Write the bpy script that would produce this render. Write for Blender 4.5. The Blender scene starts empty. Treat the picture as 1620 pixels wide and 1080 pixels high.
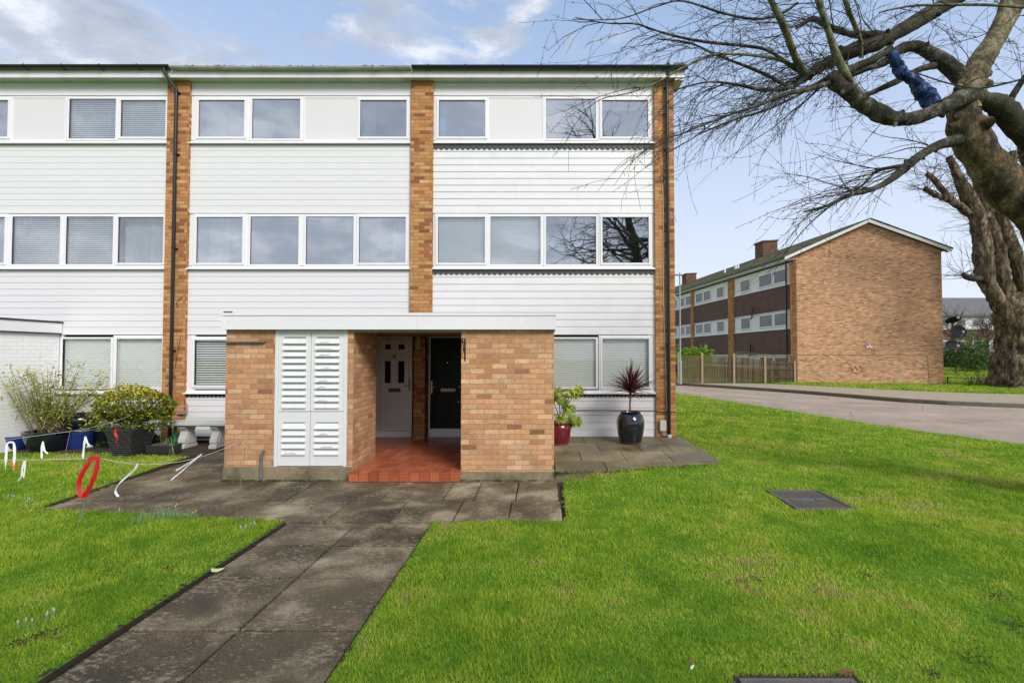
import bpy, math, random
import numpy as np
from mathutils import Vector, Matrix, noise as mnoise
R = math.radians
rnd = random.Random(7)
scene = bpy.context.scene
COL = scene.collection

# ------------------------------------------------------------------ camera
FPX, CX, CY, CAMZ, PITCH = 795.0, 860.0, 540.0, 1.86, R(1.5)
cam_data = bpy.data.cameras.new('camera')
cam = bpy.data.objects.new('camera', cam_data); COL.objects.link(cam)
cam.location = (0, 0, CAMZ)
cam.rotation_euler = (R(90) + PITCH, 0, 0)
cam_data.sensor_width = 36
cam_data.lens = FPX / 1620 * 36
cam_data.shift_x = -(CX - 810) / 1620
cam_data.clip_start = 0.05
cam_data.clip_end = 2000
scene.camera = cam

# ------------------------------------------------------------------ light
SUN_EL, SUN_AZ = R(37), R(147)          # azimuth clockwise from +Y (the way the camera looks)
sun_dir = Vector((math.sin(SUN_AZ) * math.cos(SUN_EL), math.cos(SUN_AZ) * math.cos(SUN_EL), math.sin(SUN_EL)))
sd = bpy.data.lights.new('sun', 'SUN'); sd.energy = 1.5; sd.angle = R(22); sd.color = (1, .96, .9)
sun = bpy.data.objects.new('sun', sd); COL.objects.link(sun)
sun.rotation_euler = sun_dir.to_track_quat('Z', 'Y').to_euler()

scene.view_settings.view_transform = 'Standard'
scene.view_settings.look = 'None'
scene.view_settings.exposure = 1.16
scene.view_settings.gamma = 1

world = bpy.data.worlds.new('World'); scene.world = world; world.use_nodes = True
nt = world.node_tree; nt.nodes.clear()
def N(nt, kind, **kw):
    n = nt.nodes.new(kind)
    for k, v in kw.items():
        if k == 'inp':
            for i, val in v.items(): n.inputs[i].default_value = val
        else: setattr(n, k, v)
    return n
def mth(nt, op, a, b=None, c=None, clamp=False):
    n = nt.nodes.new('ShaderNodeMath'); n.operation = op; n.use_clamp = clamp
    for i, v in enumerate((a, b, c)):
        if v is None: continue
        if isinstance(v, (int, float)): n.inputs[i].default_value = v
        else: nt.links.new(v, n.inputs[i])
    return n.outputs[0]
def mixc(nt, fac, a, b, blend='MIX'):
    n = nt.nodes.new('ShaderNodeMix'); n.data_type = 'RGBA'; n.blend_type = blend
    for i, v in ((0, fac), (6, a), (7, b)):
        if isinstance(v, (int, float)): n.inputs[i].default_value = v
        elif isinstance(v, (tuple, list)): n.inputs[i].default_value = (*v[:3], 1)
        else: nt.links.new(v, n.inputs[i])
    return n.outputs[2]
def ramp(nt, fac, stops, interp='LINEAR'):
    n = nt.nodes.new('ShaderNodeValToRGB'); cr = n.color_ramp; cr.interpolation = interp
    while len(cr.elements) > 1: cr.elements.remove(cr.elements[-1])
    cr.elements[0].position = stops[0][0]; cr.elements[0].color = (*stops[0][1], 1)
    for p, c in stops[1:]:
        e = cr.elements.new(p); e.color = (*c, 1)
    nt.links.new(fac, n.inputs[0]); return n.outputs[0]
def noise(nt, vec, scale, detail=4, rough=.5, dist=0):
    n = N(nt, 'ShaderNodeTexNoise'); n.inputs['Scale'].default_value = scale
    n.inputs['Detail'].default_value = detail; n.inputs['Roughness'].default_value = rough
    n.inputs['Distortion'].default_value = dist
    if vec is not None: nt.links.new(vec, n.inputs['Vector'])
    return n.outputs[0]
sky = N(nt, 'ShaderNodeTexSky'); sky.sky_type = 'NISHITA'; sky.sun_disc = False
sky.sun_elevation = SUN_EL; sky.sun_rotation = SUN_AZ
sky.air_density = 1.0; sky.dust_density = 1.5; sky.ozone_density = 1.6
tc = N(nt, 'ShaderNodeTexCoord'); sep = N(nt, 'ShaderNodeSeparateXYZ'); nt.links.new(tc.outputs['Generated'], sep.inputs[0])
dx, dyy, dz = sep.outputs
mp = N(nt, 'ShaderNodeMapping'); mp.inputs['Scale'].default_value = (1, 1, 2.3); mp.inputs['Location'].default_value = (.35, .2, .1)
nt.links.new(tc.outputs['Generated'], mp.inputs[0])
n1 = noise(nt, mp.outputs[0], 3.4, 9, .58, .5)
n2 = noise(nt, mp.outputs[0], 7.0, 8, .6, .2)
# more cloud towards the left and behind the viewer, clear blue to the right
bias = mth(nt, 'MULTIPLY', dx, -.30)
bias = mth(nt, 'ADD', bias, mth(nt, 'MULTIPLY', dyy, -.10))
cl = mth(nt, 'ADD', n1, bias)
mask = N(nt, 'ShaderNodeMapRange', interpolation_type='SMOOTHSTEP'); nt.links.new(cl, mask.inputs[0])
mask.inputs[1].default_value = .45; mask.inputs[2].default_value = .57
cloudcol = ramp(nt, n2, [(.3, (1.9, 2.1, 2.55)), (.5, (2.7, 2.9, 3.35)), (.64, (4.4, 4.5, 4.8))])
# pale milky air towards the horizon
hz = N(nt, 'ShaderNodeMapRange', interpolation_type='SMOOTHSTEP'); nt.links.new(dz, hz.inputs[0])
hz.inputs[1].default_value = .72; hz.inputs[2].default_value = -.02
bluetop = mixc(nt, .62, sky.outputs[0], (1.75, 2.5, 3.85))
skyc = mixc(nt, mth(nt, 'MULTIPLY', hz.outputs[0], .85), bluetop, (3.95, 4.15, 4.75))
full = mixc(nt, mth(nt, 'MULTIPLY', mask.outputs[0], .85), skyc, cloudcol)
bg = N(nt, 'ShaderNodeBackground'); bg.inputs[1].default_value = 0.1
wo = N(nt, 'ShaderNodeOutputWorld')
nt.links.new(full, bg.inputs[0]); nt.links.new(bg.outputs[0], wo.inputs[0])

scene.cycles.max_bounces = 6
scene.cycles.transparent_max_bounces = 12

# ------------------------------------------------------------------ helpers
cP, sP = math.cos(PITCH), math.sin(PITCH)
def P(px, py, Y):
    u = (px - CX) / FPX; v = (CY - py) / FPX
    dy = cP - sP * v; d = sP + cP * v
    return Vector((u * Y / dy, Y, CAMZ + d * Y / dy))
def G(px, py, z=0.0):
    u = (px - CX) / FPX; v = (CY - py) / FPX
    dy = cP - sP * v; d = sP + cP * v
    t = (z - CAMZ) / d
    return Vector((u * t, dy * t, z))
def lin(h):
    return tuple(((c / 255 + .055) / 1.055) ** 2.4 if c > 10 else c / 255 / 12.92 for c in (int(h[i:i + 2], 16) for i in (0, 2, 4)))

ORG = {}
class MB:
    def __init__(s): s.v = []; s.f = []; s.t = []; s.tint = 0.5
    def add(s, vs, fs):
        b = len(s.v); s.v.extend([tuple(v) for v in vs])
        for f in fs: s.f.append(tuple(i + b for i in f)); s.t.append(s.tint)
        return s
    def box(s, x0, x1, y0, y1, z0, z1):
        s.add([(x0, y0, z0), (x1, y0, z0), (x1, y1, z0), (x0, y1, z0), (x0, y0, z1), (x1, y0, z1), (x1, y1, z1), (x0, y1, z1)],
              [(0, 3, 2, 1), (4, 5, 6, 7), (0, 1, 5, 4), (1, 2, 6, 5), (2, 3, 7, 6), (3, 0, 4, 7)]); return s
    def ring(s, x0, x1, z0, z1, w, y0, y1, wt=None, wb=None):
        wt = wt or w; wb = wb or w
        s.box(x0, x0 + w, y0, y1, z0, z1); s.box(x1 - w, x1, y0, y1, z0, z1)
        s.box(x0 + w, x1 - w, y0, y1, z1 - wt, z1); s.box(x0 + w, x1 - w, y0, y1, z0, z0 + wb); return s
    def tube(s, pts, rad, n=8, cap=True):
        pts = [Vector(p) for p in pts]; m = len(pts)
        if isinstance(rad, (int, float)): rad = [rad] * m
        rings = []; up = None
        for i, p in enumerate(pts):
            t = (pts[min(i + 1, m - 1)] - pts[max(i - 1, 0)])
            if t.length < 1e-9: t = Vector((0, 0, 1))
            t.normalize()
            if up is None:
                up = Vector((0, 0, 1)) if abs(t.z) < .9 else Vector((1, 0, 0))
            a = t.cross(up)
            if a.length < 1e-6: a = t.cross(Vector((0, 1, .1)))
            a.normalize(); b = a.cross(t).normalized(); up = b
            rings.append([p + (a * math.cos(2 * math.pi * k / n) + b * math.sin(2 * math.pi * k / n)) * rad[i] for k in range(n)])
        fs = []
        for i in range(m - 1):
            for k in range(n):
                k2 = (k + 1) % n
                fs.append((i * n + k, i * n + k2, (i + 1) * n + k2, (i + 1) * n + k))
        if cap and n > 2:
            fs.append(tuple(range(n))); fs.append(tuple((m - 1) * n + k for k in reversed(range(n))))
        return s.add([v for r in rings for v in r], fs)
    def lathe(s, prof, c=(0, 0, 0), n=32, sq=1.0):
        vs = []; fs = []; m = len(prof)
        for r, z in prof:
            for k in range(n):
                a = 2 * math.pi * k / n
                vs.append((c[0] + r * math.cos(a), c[1] + r * math.sin(a) * sq, c[2] + z))
        for i in range(m - 1):
            for k in range(n):
                k2 = (k + 1) % n
                fs.append((i * n + k, i * n + k2, (i + 1) * n + k2, (i + 1) * n + k))
        fs.append(tuple(reversed(range(n))))
        return s.add(vs, fs)
    def prism(s, poly, z0, z1):
        n = len(poly)
        vs = [(p[0], p[1], z0) for p in poly] + [(p[0], p[1], z1) for p in poly]
        fs = [tuple(reversed(range(n))), tuple(range(n, 2 * n))] + [(i, (i + 1) % n, (i + 1) % n + n, i + n) for i in range(n)]
        return s.add(vs, fs)
    def prism_y(s, poly, y0, y1):   # poly in x,z
        n = len(poly)
        vs = [(p[0], y0, p[1]) for p in poly] + [(p[0], y1, p[1]) for p in poly]
        fs = [tuple(range(n)), tuple(reversed(range(n, 2 * n)))] + [((i + 1) % n, i, i + n, (i + 1) % n + n) for i in range(n)]
        return s.add(vs, fs)
    def prism_x(s, poly, x0, x1):   # poly in y,z
        n = len(poly)
        vs = [(x0, p[0], p[1]) for p in poly] + [(x1, p[0], p[1]) for p in poly]
        fs = [tuple(reversed(range(n))), tuple(range(n, 2 * n))] + [(i, (i + 1) % n, (i + 1) % n + n, i + n) for i in range(n)]
        return s.add(vs, fs)
    def build(s, name, mat, parent=None, world=True, smooth=False, bevel=0, org=None, at=None):
        """verts are world coordinates (world=True) or already local to the parent"""
        o0 = Vector((0, 0, 0))
        if at is not None: o0 = Vector(at)
        elif parent is not None and world: o0 = ORG[parent.name]
        me = bpy.data.meshes.new(name)
        vs = [(v[0] - o0.x, v[1] - o0.y, v[2] - o0.z) for v in s.v] if o0.length > 0 else s.v
        me.from_pydata(vs, [], s.f)
        at_ = me.attributes.new('tint', 'FLOAT', 'FACE'); at_.data.foreach_set('value', s.t)
        if smooth: me.polygons.foreach_set('use_smooth', [True] * len(me.polygons))
        me.materials.append(mat); me.update()
        o = bpy.data.objects.new(name, me); COL.objects.link(o)
        if smooth == 'auto':
            pass
        if at is not None: o.location = at; ORG[o.name] = Vector(at)
        if parent is not None:
            o.parent = parent; ORG[o.name] = ORG[parent.name] if world else Vector((0, 0, 0))
        elif at is None: ORG[o.name] = Vector((0, 0, 0))
        if bevel:
            b = o.modifiers.new('bevel', 'BEVEL'); b.width = bevel; b.segments = 2; b.limit_method = 'ANGLE'
        return o
def tag(o, label=None, cat=None, group=None, kind=None):
    if label: o['label'] = label
    if cat: o['category'] = cat
    if group: o['group'] = group
    if kind: o['kind'] = kind
    return o
def empty(name, loc, rz=0, label=None, cat=None, group=None):
    o = bpy.data.objects.new(name, None); COL.objects.link(o); o.location = loc; o.rotation_euler = (0, 0, rz)
    o.empty_display_size = .2; ORG[o.name] = Vector(loc)
    return tag(o, label, cat, group)
def smooth_by_angle(o, ang=40):
    me = o.data
    me.polygons.foreach_set('use_smooth', [True] * len(me.polygons))
    try: me.set_sharp_from_angle(angle=R(ang))
    except Exception: pass
    return o
def dup(root, loc, rz=None, label=None):
    r = root.copy(); COL.objects.link(r); r.location = loc
    if rz is not None: r.rotation_euler = (0, 0, rz)
    if label: r['label'] = label
    for ch in list(root.children):
        c = ch.copy(); COL.objects.link(c); c.parent = r
        for g in ch.children:
            d = g.copy(); COL.objects.link(d); d.parent = c
    return r

# ------------------------------------------------------------------ materials
def newmat(name):
    m = bpy.data.materials.new(name); m.use_nodes = True; nt = m.node_tree
    b = nt.nodes['Principled BSDF']; return m, nt, b
def simple(name, col, rough=.6, var=.12, scale=6, bump=0, metal=0, spec=.5, bscale=60, dirt=0, dirtcol=(.12, .11, .09), coat=0, dthr=(.45, .75)):
    if isinstance(col, str): col = lin(col)
    m, nt, b = newmat(name)
    t = N(nt, 'ShaderNodeTexCoord')
    n = noise(nt, t.outputs['Object'], scale, 6, .6)
    f = mth(nt, 'MULTIPLY', mth(nt, 'SUBTRACT', n, .5), 2 * var)
    c = mixc(nt, 1.0, col, N_hsv(nt, f), 'MULTIPLY')
    if dirt:
        n3 = noise(nt, t.outputs['Object'], 2.2, 8, .7, .5)
        d = ramp(nt, n3, [(dthr[0], (0, 0, 0)), (dthr[1], (1, 1, 1))])
        c = mixc(nt, mth(nt, 'MULTIPLY', d, dirt), c, dirtcol)
    nt.links.new(c, b.inputs['Base Color'])
    b.inputs['Roughness'].default_value = rough; b.inputs['Metallic'].default_value = metal
    b.inputs['Specular IOR Level'].default_value = spec
    if coat: b.inputs['Coat Weight'].default_value = coat; b.inputs['Coat Roughness'].default_value = .06
    if bump:
        bn = N(nt, 'ShaderNodeBump'); bn.inputs['Strength'].default_value = bump; bn.inputs['Distance'].default_value = .01
        nt.links.new(noise(nt, t.outputs['Object'], bscale, 5, .6), bn.inputs['Height']); nt.links.new(bn.outputs[0], b.inputs['Normal'])
    return m
def N_hsv(nt, f):
    c = nt.nodes.new('ShaderNodeCombineColor')
    v = mth(nt, 'ADD', f, 1.0)
    for i in range(3): nt.links.new(v, c.inputs[i])
    return c.outputs[0]
def tinted(name, stops, rough=.6, var=.15, scale=9, trans=0, bump=0, spec=.4):
    """colour picked from stops by the per-face tint attribute"""
    m, nt, b = newmat(name)
    a = N(nt, 'ShaderNodeAttribute'); a.attribute_name = 'tint'
    c = ramp(nt, a.outputs['Fac'], stops)
    t = N(nt, 'ShaderNodeTexCoord')
    n = noise(nt, t.outputs['Object'], scale, 5, .6)
    c = mixc(nt, 1.0, c, N_hsv(nt, mth(nt, 'MULTIPLY', mth(nt, 'SUBTRACT', n, .5), 2 * var)), 'MULTIPLY')
    nt.links.new(c, b.inputs['Base Color']); b.inputs['Roughness'].default_value = rough
    b.inputs['Specular IOR Level'].default_value = spec
    if trans:
        tr = N(nt, 'ShaderNodeBsdfTranslucent'); nt.links.new(c, tr.inputs[0])
        mx = N(nt, 'ShaderNodeMixShader'); mx.inputs[0].default_value = trans
        nt.links.new(b.outputs[0], mx.inputs[1]); nt.links.new(tr.outputs[0], mx.inputs[2])
        nt.links.new(mx.outputs[0], nt.nodes['Material Output'].inputs[0])
    if bump:
        bn = N(nt, 'ShaderNodeBump'); bn.inputs['Strength'].default_value = bump; bn.inputs['Distance'].default_value = .01
        nt.links.new(noise(nt, t.outputs['Object'], 50, 5, .6), bn.inputs['Height']); nt.links.new(bn.outputs[0], b.inputs['Normal'])
    return m
def brick_mat(name, stops, mortar, bw=.225, bh=.075, mw=.010, rough=.85, seed=0, bump=.6, big=.12, moss=0, mott=1.0):
    m, nt, b = newmat(name)
    t = N(nt, 'ShaderNodeTexCoord')
    s1 = N(nt, 'ShaderNodeSeparateXYZ'); nt.links.new(t.outputs['Object'], s1.inputs[0])
    s2 = N(nt, 'ShaderNodeSeparateXYZ'); nt.links.new(t.outputs['Normal'], s2.inputs[0])
    side = mth(nt, 'GREATER_THAN', mth(nt, 'ABSOLUTE', s2.outputs[0]), .7)
    wob = noise(nt, t.outputs['Object'], 9, 2, .5)
    wob = mth(nt, 'MULTIPLY', mth(nt, 'SUBTRACT', wob, .5), .008)
    u = mth(nt, 'ADD', mth(nt, 'MULTIPLY', s1.outputs[0], mth(nt, 'SUBTRACT', 1.0, side)), mth(nt, 'MULTIPLY', s1.outputs[1], side))
    u = mth(nt, 'ADD', u, 50.0)
    z = mth(nt, 'ADD', mth(nt, 'ADD', s1.outputs[2], wob), 30.0)
    zr = mth(nt, 'DIVIDE', z, bh); row = mth(nt, 'FLOOR', zr)
    par = mth(nt, 'MULTIPLY', mth(nt, 'FRACT', mth(nt, 'MULTIPLY', row, .5)), 1.0)
    cu = mth(nt, 'ADD', mth(nt, 'DIVIDE', u, bw), par); colx = mth(nt, 'FLOOR', cu)
    fx = mth(nt, 'FRACT', cu); fz = mth(nt, 'FRACT', zr)
    ex = mth(nt, 'MULTIPLY', mth(nt, 'MINIMUM', fx, mth(nt, 'SUBTRACT', 1.0, fx)), bw)
    ez = mth(nt, 'MULTIPLY', mth(nt, 'MINIMUM', fz, mth(nt, 'SUBTRACT', 1.0, fz)), bh)
    e = mth(nt, 'MINIMUM', ex, ez)
    en = noise(nt, t.outputs['Object'], 70, 3, .6)
    e = mth(nt, 'ADD', e, mth(nt, 'MULTIPLY', mth(nt, 'SUBTRACT', en, .5), .005))
    mk = N(nt, 'ShaderNodeMapRange', interpolation_type='SMOOTHSTEP'); nt.links.new(e, mk.inputs[0])
    mk.inputs[1].default_value = mw * .5 - .002; mk.inputs[2].default_value = mw * .5 + .002
    cb = N(nt, 'ShaderNodeCombineXYZ'); nt.links.new(colx, cb.inputs[0]); nt.links.new(row, cb.inputs[1]); cb.inputs[2].default_value = seed
    nt.links.new(mth(nt, 'ADD', side, float(seed)), cb.inputs[2])
    wn = N(nt, 'ShaderNodeTexWhiteNoise'); wn.noise_dimensions = '3D'; nt.links.new(cb.outputs[0], wn.inputs[0])
    col = ramp(nt, wn.outputs[0], stops)
    sepc = N(nt, 'ShaderNodeSeparateColor'); nt.links.new(wn.outputs[1], sepc.inputs[0])
    fine = noise(nt, t.outputs['Object'], 45, 5, .65)
    lrg = noise(nt, t.outputs['Object'], 1.3, 5, .6)
    blot = noise(nt, t.outputs['Object'], 14, 4, .6)
    f = mth(nt, 'ADD', mth(nt, 'ADD', mth(nt, 'MULTIPLY', mth(nt, 'SUBTRACT', fine, .5), .9), mth(nt, 'MULTIPLY', mth(nt, 'SUBTRACT', blot, .5), .6)), mth(nt, 'MULTIPLY', mth(nt, 'SUBTRACT', sepc.outputs[1], .5), .3))
    f = mth(nt, 'ADD', f, mth(nt, 'MULTIPLY', mth(nt, 'SUBTRACT', lrg, .5), 2 * big))
    f = mth(nt, 'MULTIPLY', f, mott)
    col = mixc(nt, 1.0, col, N_hsv(nt, f), 'MULTIPLY')
    c = mixc(nt, mk.outputs[0], mortar, col)
    if moss:
        mz = N(nt, 'ShaderNodeMapRange'); nt.links.new(s1.outputs[2], mz.inputs[0])
        mz.inputs[1].default_value = .9; mz.inputs[2].default_value = .0
        mn = ramp(nt, noise(nt, t.outputs['Object'], 3.5, 6, .7), [(.48, (0, 0, 0)), (.7, (1, 1, 1))])
        c = mixc(nt, mth(nt, 'MULTIPLY', mth(nt, 'MULTIPLY', mn, mz.outputs[0]), moss), c, (.13, .12, .05))
    nt.links.new(c, b.inputs['Base Color']); b.inputs['Roughness'].default_value = rough; b.inputs['Specular IOR Level'].default_value = .25
    bn = N(nt, 'ShaderNodeBump'); bn.inputs['Strength'].default_value = bump; bn.inputs['Distance'].default_value = .006
    h = mth(nt, 'ADD', mk.outputs[0], mth(nt, 'MULTIPLY', fine, .5))
    nt.links.new(h, bn.inputs['Height']); nt.links.new(bn.outputs[0], b.inputs['Normal'])
    return m

M = {}
M['brick'] = brick_mat('porch_brick', [(0, (.47, .23, .105)), (.2, (.56, .31, .16)), (.42, (.52, .27, .14)), (.60, (.62, .40, .24)), (.78, (.52, .28, .145)), (.93, (.45, .22, .115)), (.975, (.33, .15, .08)), (1, (.24, .11, .06))], (.37, .24, .145), moss=.7, seed=1, mw=.010)
M['brick_pier'] = brick_mat('pier_brick', [(0, (.40, .17, .055)), (.25, (.50, .25, .09)), (.5, (.43, .19, .065)), (.7, (.56, .33, .14)), (.85, (.40, .14, .05)), (1, (.20, .08, .03))], (.27, .17, .10), moss=.3, seed=4, mw=.011)
M['brick_dark'] = brick_mat('shaded_pier_brick', [(0, (.20, .085, .035)), (.5, (.26, .11, .045)), (1, (.15, .06, .03))], (.2, .13, .08), seed=9)
M['brick_far'] = brick_mat('gable_brick', [(0, (.42, .19, .09)), (.2, (.54, .29, .15)), (.45, (.50, .25, .125)), (.65, (.64, .40, .23)), (.85, (.44, .20, .10)), (1, (.26, .11, .06))], (.60, .45, .31), seed=2, mw=.012, bump=.3, big=.25)
M['brick_red'] = brick_mat('chimney_brick', [(0, (.14, .07, .045)), (.5, (.19, .10, .065)), (1, (.09, .045, .03))], (.19, .14, .11), seed=5)
M['brick_white'] = brick_mat('white_painted_brick', [(0, (.84, .84, .835)), (.5, (.85, .85, .845)), (1, (.83, .83, .825))], (.78, .78, .78), seed=7, mw=.007, bump=.7, big=.02, mott=.08)
M['upvc'] = simple('white_window_frame', (.79, .775, .80), .3, .03, 3)
M['board'] = simple('white_cladding', (.74, .73, .745), .38, .035, 2.2, dirt=.05, dirtcol=(.5, .5, .47))
M['board_weathered'] = simple('white_cladding_worn', (.74, .73, .745), .45, .05, 2.5, dirt=.16, dirtcol=(.45, .44, .40))
M['fascia'] = simple('white_fascia', (.76, .74, .76), .45, .05, 3, dirt=.25, dirtcol=(.36, .36, .31))
M['soffit'] = simple('grimy_soffit', (.55, .55, .50), .7, .15, 4, dirt=.6, dirtcol=(.22, .22, .17))
M['far_white'] = simple('far_white_panels', (.82, .82, .80), .5, .03, 2, spec=.2)
M['panel'] = simple('white_infill_panel', (.70, .68, .70), .5, .03, 2)
M['gut_black'] = simple('black_gutter', (.018, .02, .023), .28, .2, 5)
M['gut_grey'] = simple('lichened_gutter', (.42, .42, .38), .7, .3, 14, dirt=.8, dirtcol=(.13, .14, .10))
M['black'] = simple('black_plastic', (.012, .012, .013), .3, .2, 5)
M['scallop'] = simple('dark_grey_trim', (.055, .06, .065), .55, .2, 10)
M['concrete'] = simple('plinth_concrete', (.27, .215, .135), .9, .35, 5, bump=.5, dirt=.8, dirtcol=(.08, .075, .035), dthr=(.40, .62))
M['shutter'] = simple('flaking_white_paint', (.74, .745, .74), .5, .06, 8, bump=.15)
M['bare_wood'] = simple('bare_weathered_wood', (.24, .2, .16), .9, .4, 30, bump=.5)
M['wood_soffit'] = simple('brown_soffit', (.30, .24, .18), .8, .4, 20, bump=.3)
M['door_white'] = simple('white_door', (.88, .87, .85), .35, .03, 3)
M['door_black'] = simple('black_door', (.004, .004, .005), .4, .1, 3, spec=.2)
M['chrome'] = simple('chrome', (.75, .75, .73), .18, .05, 3, metal=1)
M['brass'] = simple('brass', (.45, .32, .14), .3, .1, 3, metal=1)
M['glass_dark'] = simple('dark_door_glass', (.012, .013, .014), .08, .1, 3)
M['iron'] = simple('cast_iron', (.12, .115, .11), .7, .4, 18, bump=.5, dirt=.7, dirtcol=(.17, .13, .09), dthr=(.42, .6), spec=.25)
M['iron_black'] = simple('wrought_iron', (.02, .017, .016), .45, .3, 20)
M['galv'] = simple('galvanised_steel', (.33, .35, .35), .5, .15, 8, metal=.4)
M['wire'] = simple('metal_wire', (.30, .29, .27), .45, .1, 5, metal=.5)
M['rubber_white'] = simple('white_cable', (.62, .58, .52), .6, .1, 5)
M['pipe_brown'] = simple('brown_pipe', (.30, .2, .17), .5, .2, 8)
M['roof'] = simple('dark_roof_tiles', (.06, .06, .062), .8, .3, 10)
M['roof_moss'] = simple('mossy_roof_tiles', (.06, .056, .045), .9, .5, 5, bump=.8, bscale=12, dirt=1, dirtcol=(.19, .18, .035), dthr=(.46, .66), spec=.1)
M['room'] = simple('room_plaster', (.40, .40, .41), .9, .1, 2)
M['blind'] = tinted('white_blind', [(0, (.90, .91, .90)), (1, (.92, .93, .92))], .5, .03, 3, trans=.08)
M['curtain'] = tinted('net_curtain', [(0, (.78, .80, .82)), (1, (.88, .89, .9))], .9, .08, 14, trans=.3)
M['stone'] = simple('bench_stone', (.50, .50, .48), .85, .22, 22, bump=.5, dirt=.35, dirtcol=(.25, .25, .22))
M['glaze_black'] = simple('black_blue_glaze', (.006, .009, .016), .12, .3, 10, coat=.8)
M['glaze_blue'] = simple('cobalt_glaze', (.012, .03, .16), .18, .35, 7, coat=.6, dirt=.3, dirtcol=(.03, .03, .04))
M['glaze_red'] = simple('oxblood_glaze', (.14, .008, .016), .15, .3, 9, coat=.7)
M['terracotta'] = simple('terracotta_saucer', (.32, .13, .085), .7, .2, 12)
M['basket'] = simple('black_woven', (.035, .033, .034), .35, .2, 20)
M['soil'] = simple('dark_soil', (.045, .032, .02), 1, .4, 30, bump=1, bscale=50)
M['tan_wood'] = simple('grey_tan_board', (.36, .31, .25), .8, .2, 10)
M['red_cloth'] = simple('red_ribbon', (.55, .008, .02), .5, .1, 10)
M['white_cloth'] = simple('white_ribbon', (.80, .80, .80), .6, .05, 10)
M['string'] = simple('pale_string', (.62, .60, .54), .9, .1, 30)
M['orange_cloth'] = simple('orange_ribbon', (.62, .10, .03), .6, .1, 10)
M['green_hose'] = simple('green_plastic', (.02, .30, .12), .4, .1, 6)
M['graffiti'] = simple('faded_purple_paint', (.40, .225, .17), .9, .3, 10)
M['sign_pink'] = simple('faded_pink_plate', (.78, .52, .50), .6, .05, 8)
M['sign_red'] = simple('red_sign_print', (.45, .09, .12), .6, .1, 8)
M['meter'] = simple('cream_meter_box', (.55, .53, .44), .6, .1, 5, dirt=.35, dirtcol=(.3, .28, .2))
M['lamp_glass'] = simple('frosted_lamp', (.40, .36, .29), .35, .08, 5)
M['dish'] = simple('dark_dish', (.018, .02, .023), .8, .15, 6)
M['fence'] = tinted('fence_wood', [(0, (.06, .042, .024)), (.45, (.12, .09, .05)), (1, (.11, .105, .04))], .95, .4, 3, bump=.5)
M['fence_post'] = simple('fence_post_wood', (.30, .23, .13), .9, .25, 6, bump=.4)
M['lamp_head2'] = simple('pale_metal', (.62, .60, .54), .35, .05, 4)
M['lamp_head'] = simple('lamp_head_grey', (.22, .23, .24), .5, .1, 5)

# tile-hung cladding: diagonal lattice
def lattice():
    m, nt, b = newmat('brown_hung_tiles'); t = N(nt, 'ShaderNodeTexCoord')
    s1 = N(nt, 'ShaderNodeSeparateXYZ'); nt.links.new(t.outputs['Object'], s1.inputs[0])
    a = mth(nt, 'DIVIDE', s1.outputs[1], .34); c = mth(nt, 'DIVIDE', s1.outputs[2], .23)
    p = mth(nt, 'ADD', a, c); q = mth(nt, 'SUBTRACT', a, c)
    def edge(v):
        f = mth(nt, 'FRACT', mth(nt, 'ADD', v, 100.0)); return mth(nt, 'MINIMUM', f, mth(nt, 'SUBTRACT', 1.0, f))
    e = mth(nt, 'MINIMUM', edge(p), edge(q))
    k = N(nt, 'ShaderNodeMapRange'); nt.links.new(e, k.inputs[0]); k.inputs[1].default_value = .03; k.inputs[2].default_value = .12
    cb = N(nt, 'ShaderNodeCombineXYZ'); nt.links.new(mth(nt, 'FLOOR', mth(nt, 'ADD', p, 100.0)), cb.inputs[0]); nt.links.new(mth(nt, 'FLOOR', mth(nt, 'ADD', q, 100.0)), cb.inputs[1])
    wn = N(nt, 'ShaderNodeTexWhiteNoise'); nt.links.new(cb.outputs[0], wn.inputs[0])
    col = ramp(nt, wn.outputs[0], [(0, (.055, .022, .018)), (.5, (.085, .036, .028)), (1, (.12, .055, .042))])
    nt.links.new(mixc(nt, k.outputs[0], (.20, .12, .10), col), b.inputs['Base Color']); b.inputs['Roughness'].default_value = .75
    return m
M['tilehang'] = lattice()

def glass_mat(name, refl=.5, tint=(.86, .92, .95), fk=.6):
    m, nt, b = newmat(name); nt.nodes.remove(b)
    g = N(nt, 'ShaderNodeBsdfGlossy'); g.inputs['Roughness'].default_value = .012; g.inputs[0].default_value = (.97, .98, 1, 1)
    t = N(nt, 'ShaderNodeTexCoord')
    bn = N(nt, 'ShaderNodeBump'); bn.inputs['Strength'].default_value = .05; bn.inputs['Distance'].default_value = .02
    nt.links.new(noise(nt, t.outputs['Object'], 1.6, 2, .4), bn.inputs['Height']); nt.links.new(bn.outputs[0], g.inputs['Normal'])
    tr = N(nt, 'ShaderNodeBsdfTransparent'); tr.inputs[0].default_value = (*tint, 1)
    fr = N(nt, 'ShaderNodeLayerWeight'); fr.inputs[0].default_value = .25
    fac = mth(nt, 'ADD', mth(nt, 'MULTIPLY', fr.outputs['Fresnel'], fk), refl, clamp=True)
    mx = N(nt, 'ShaderNodeMixShader'); nt.links.new(fac, mx.inputs[0])
    nt.links.new(tr.outputs[0], mx.inputs[1]); nt.links.new(g.outputs[0], mx.inputs[2])
    nt.links.new(mx.outputs[0], nt.nodes['Material Output'].inputs[0]); return m
M['glass'] = glass_mat('window_glass', .44)
M['glass_mid'] = glass_mat('blinded_window_glass', .24, (.95, .97, .98))
M['glass_low'] = glass_mat('ground_window_glass', .04, (.99, 1.0, .99))
M['glass_far'] = simple('far_window_glass', (.10, .11, .12), .08, .3, 1.5, spec=.9)

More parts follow.
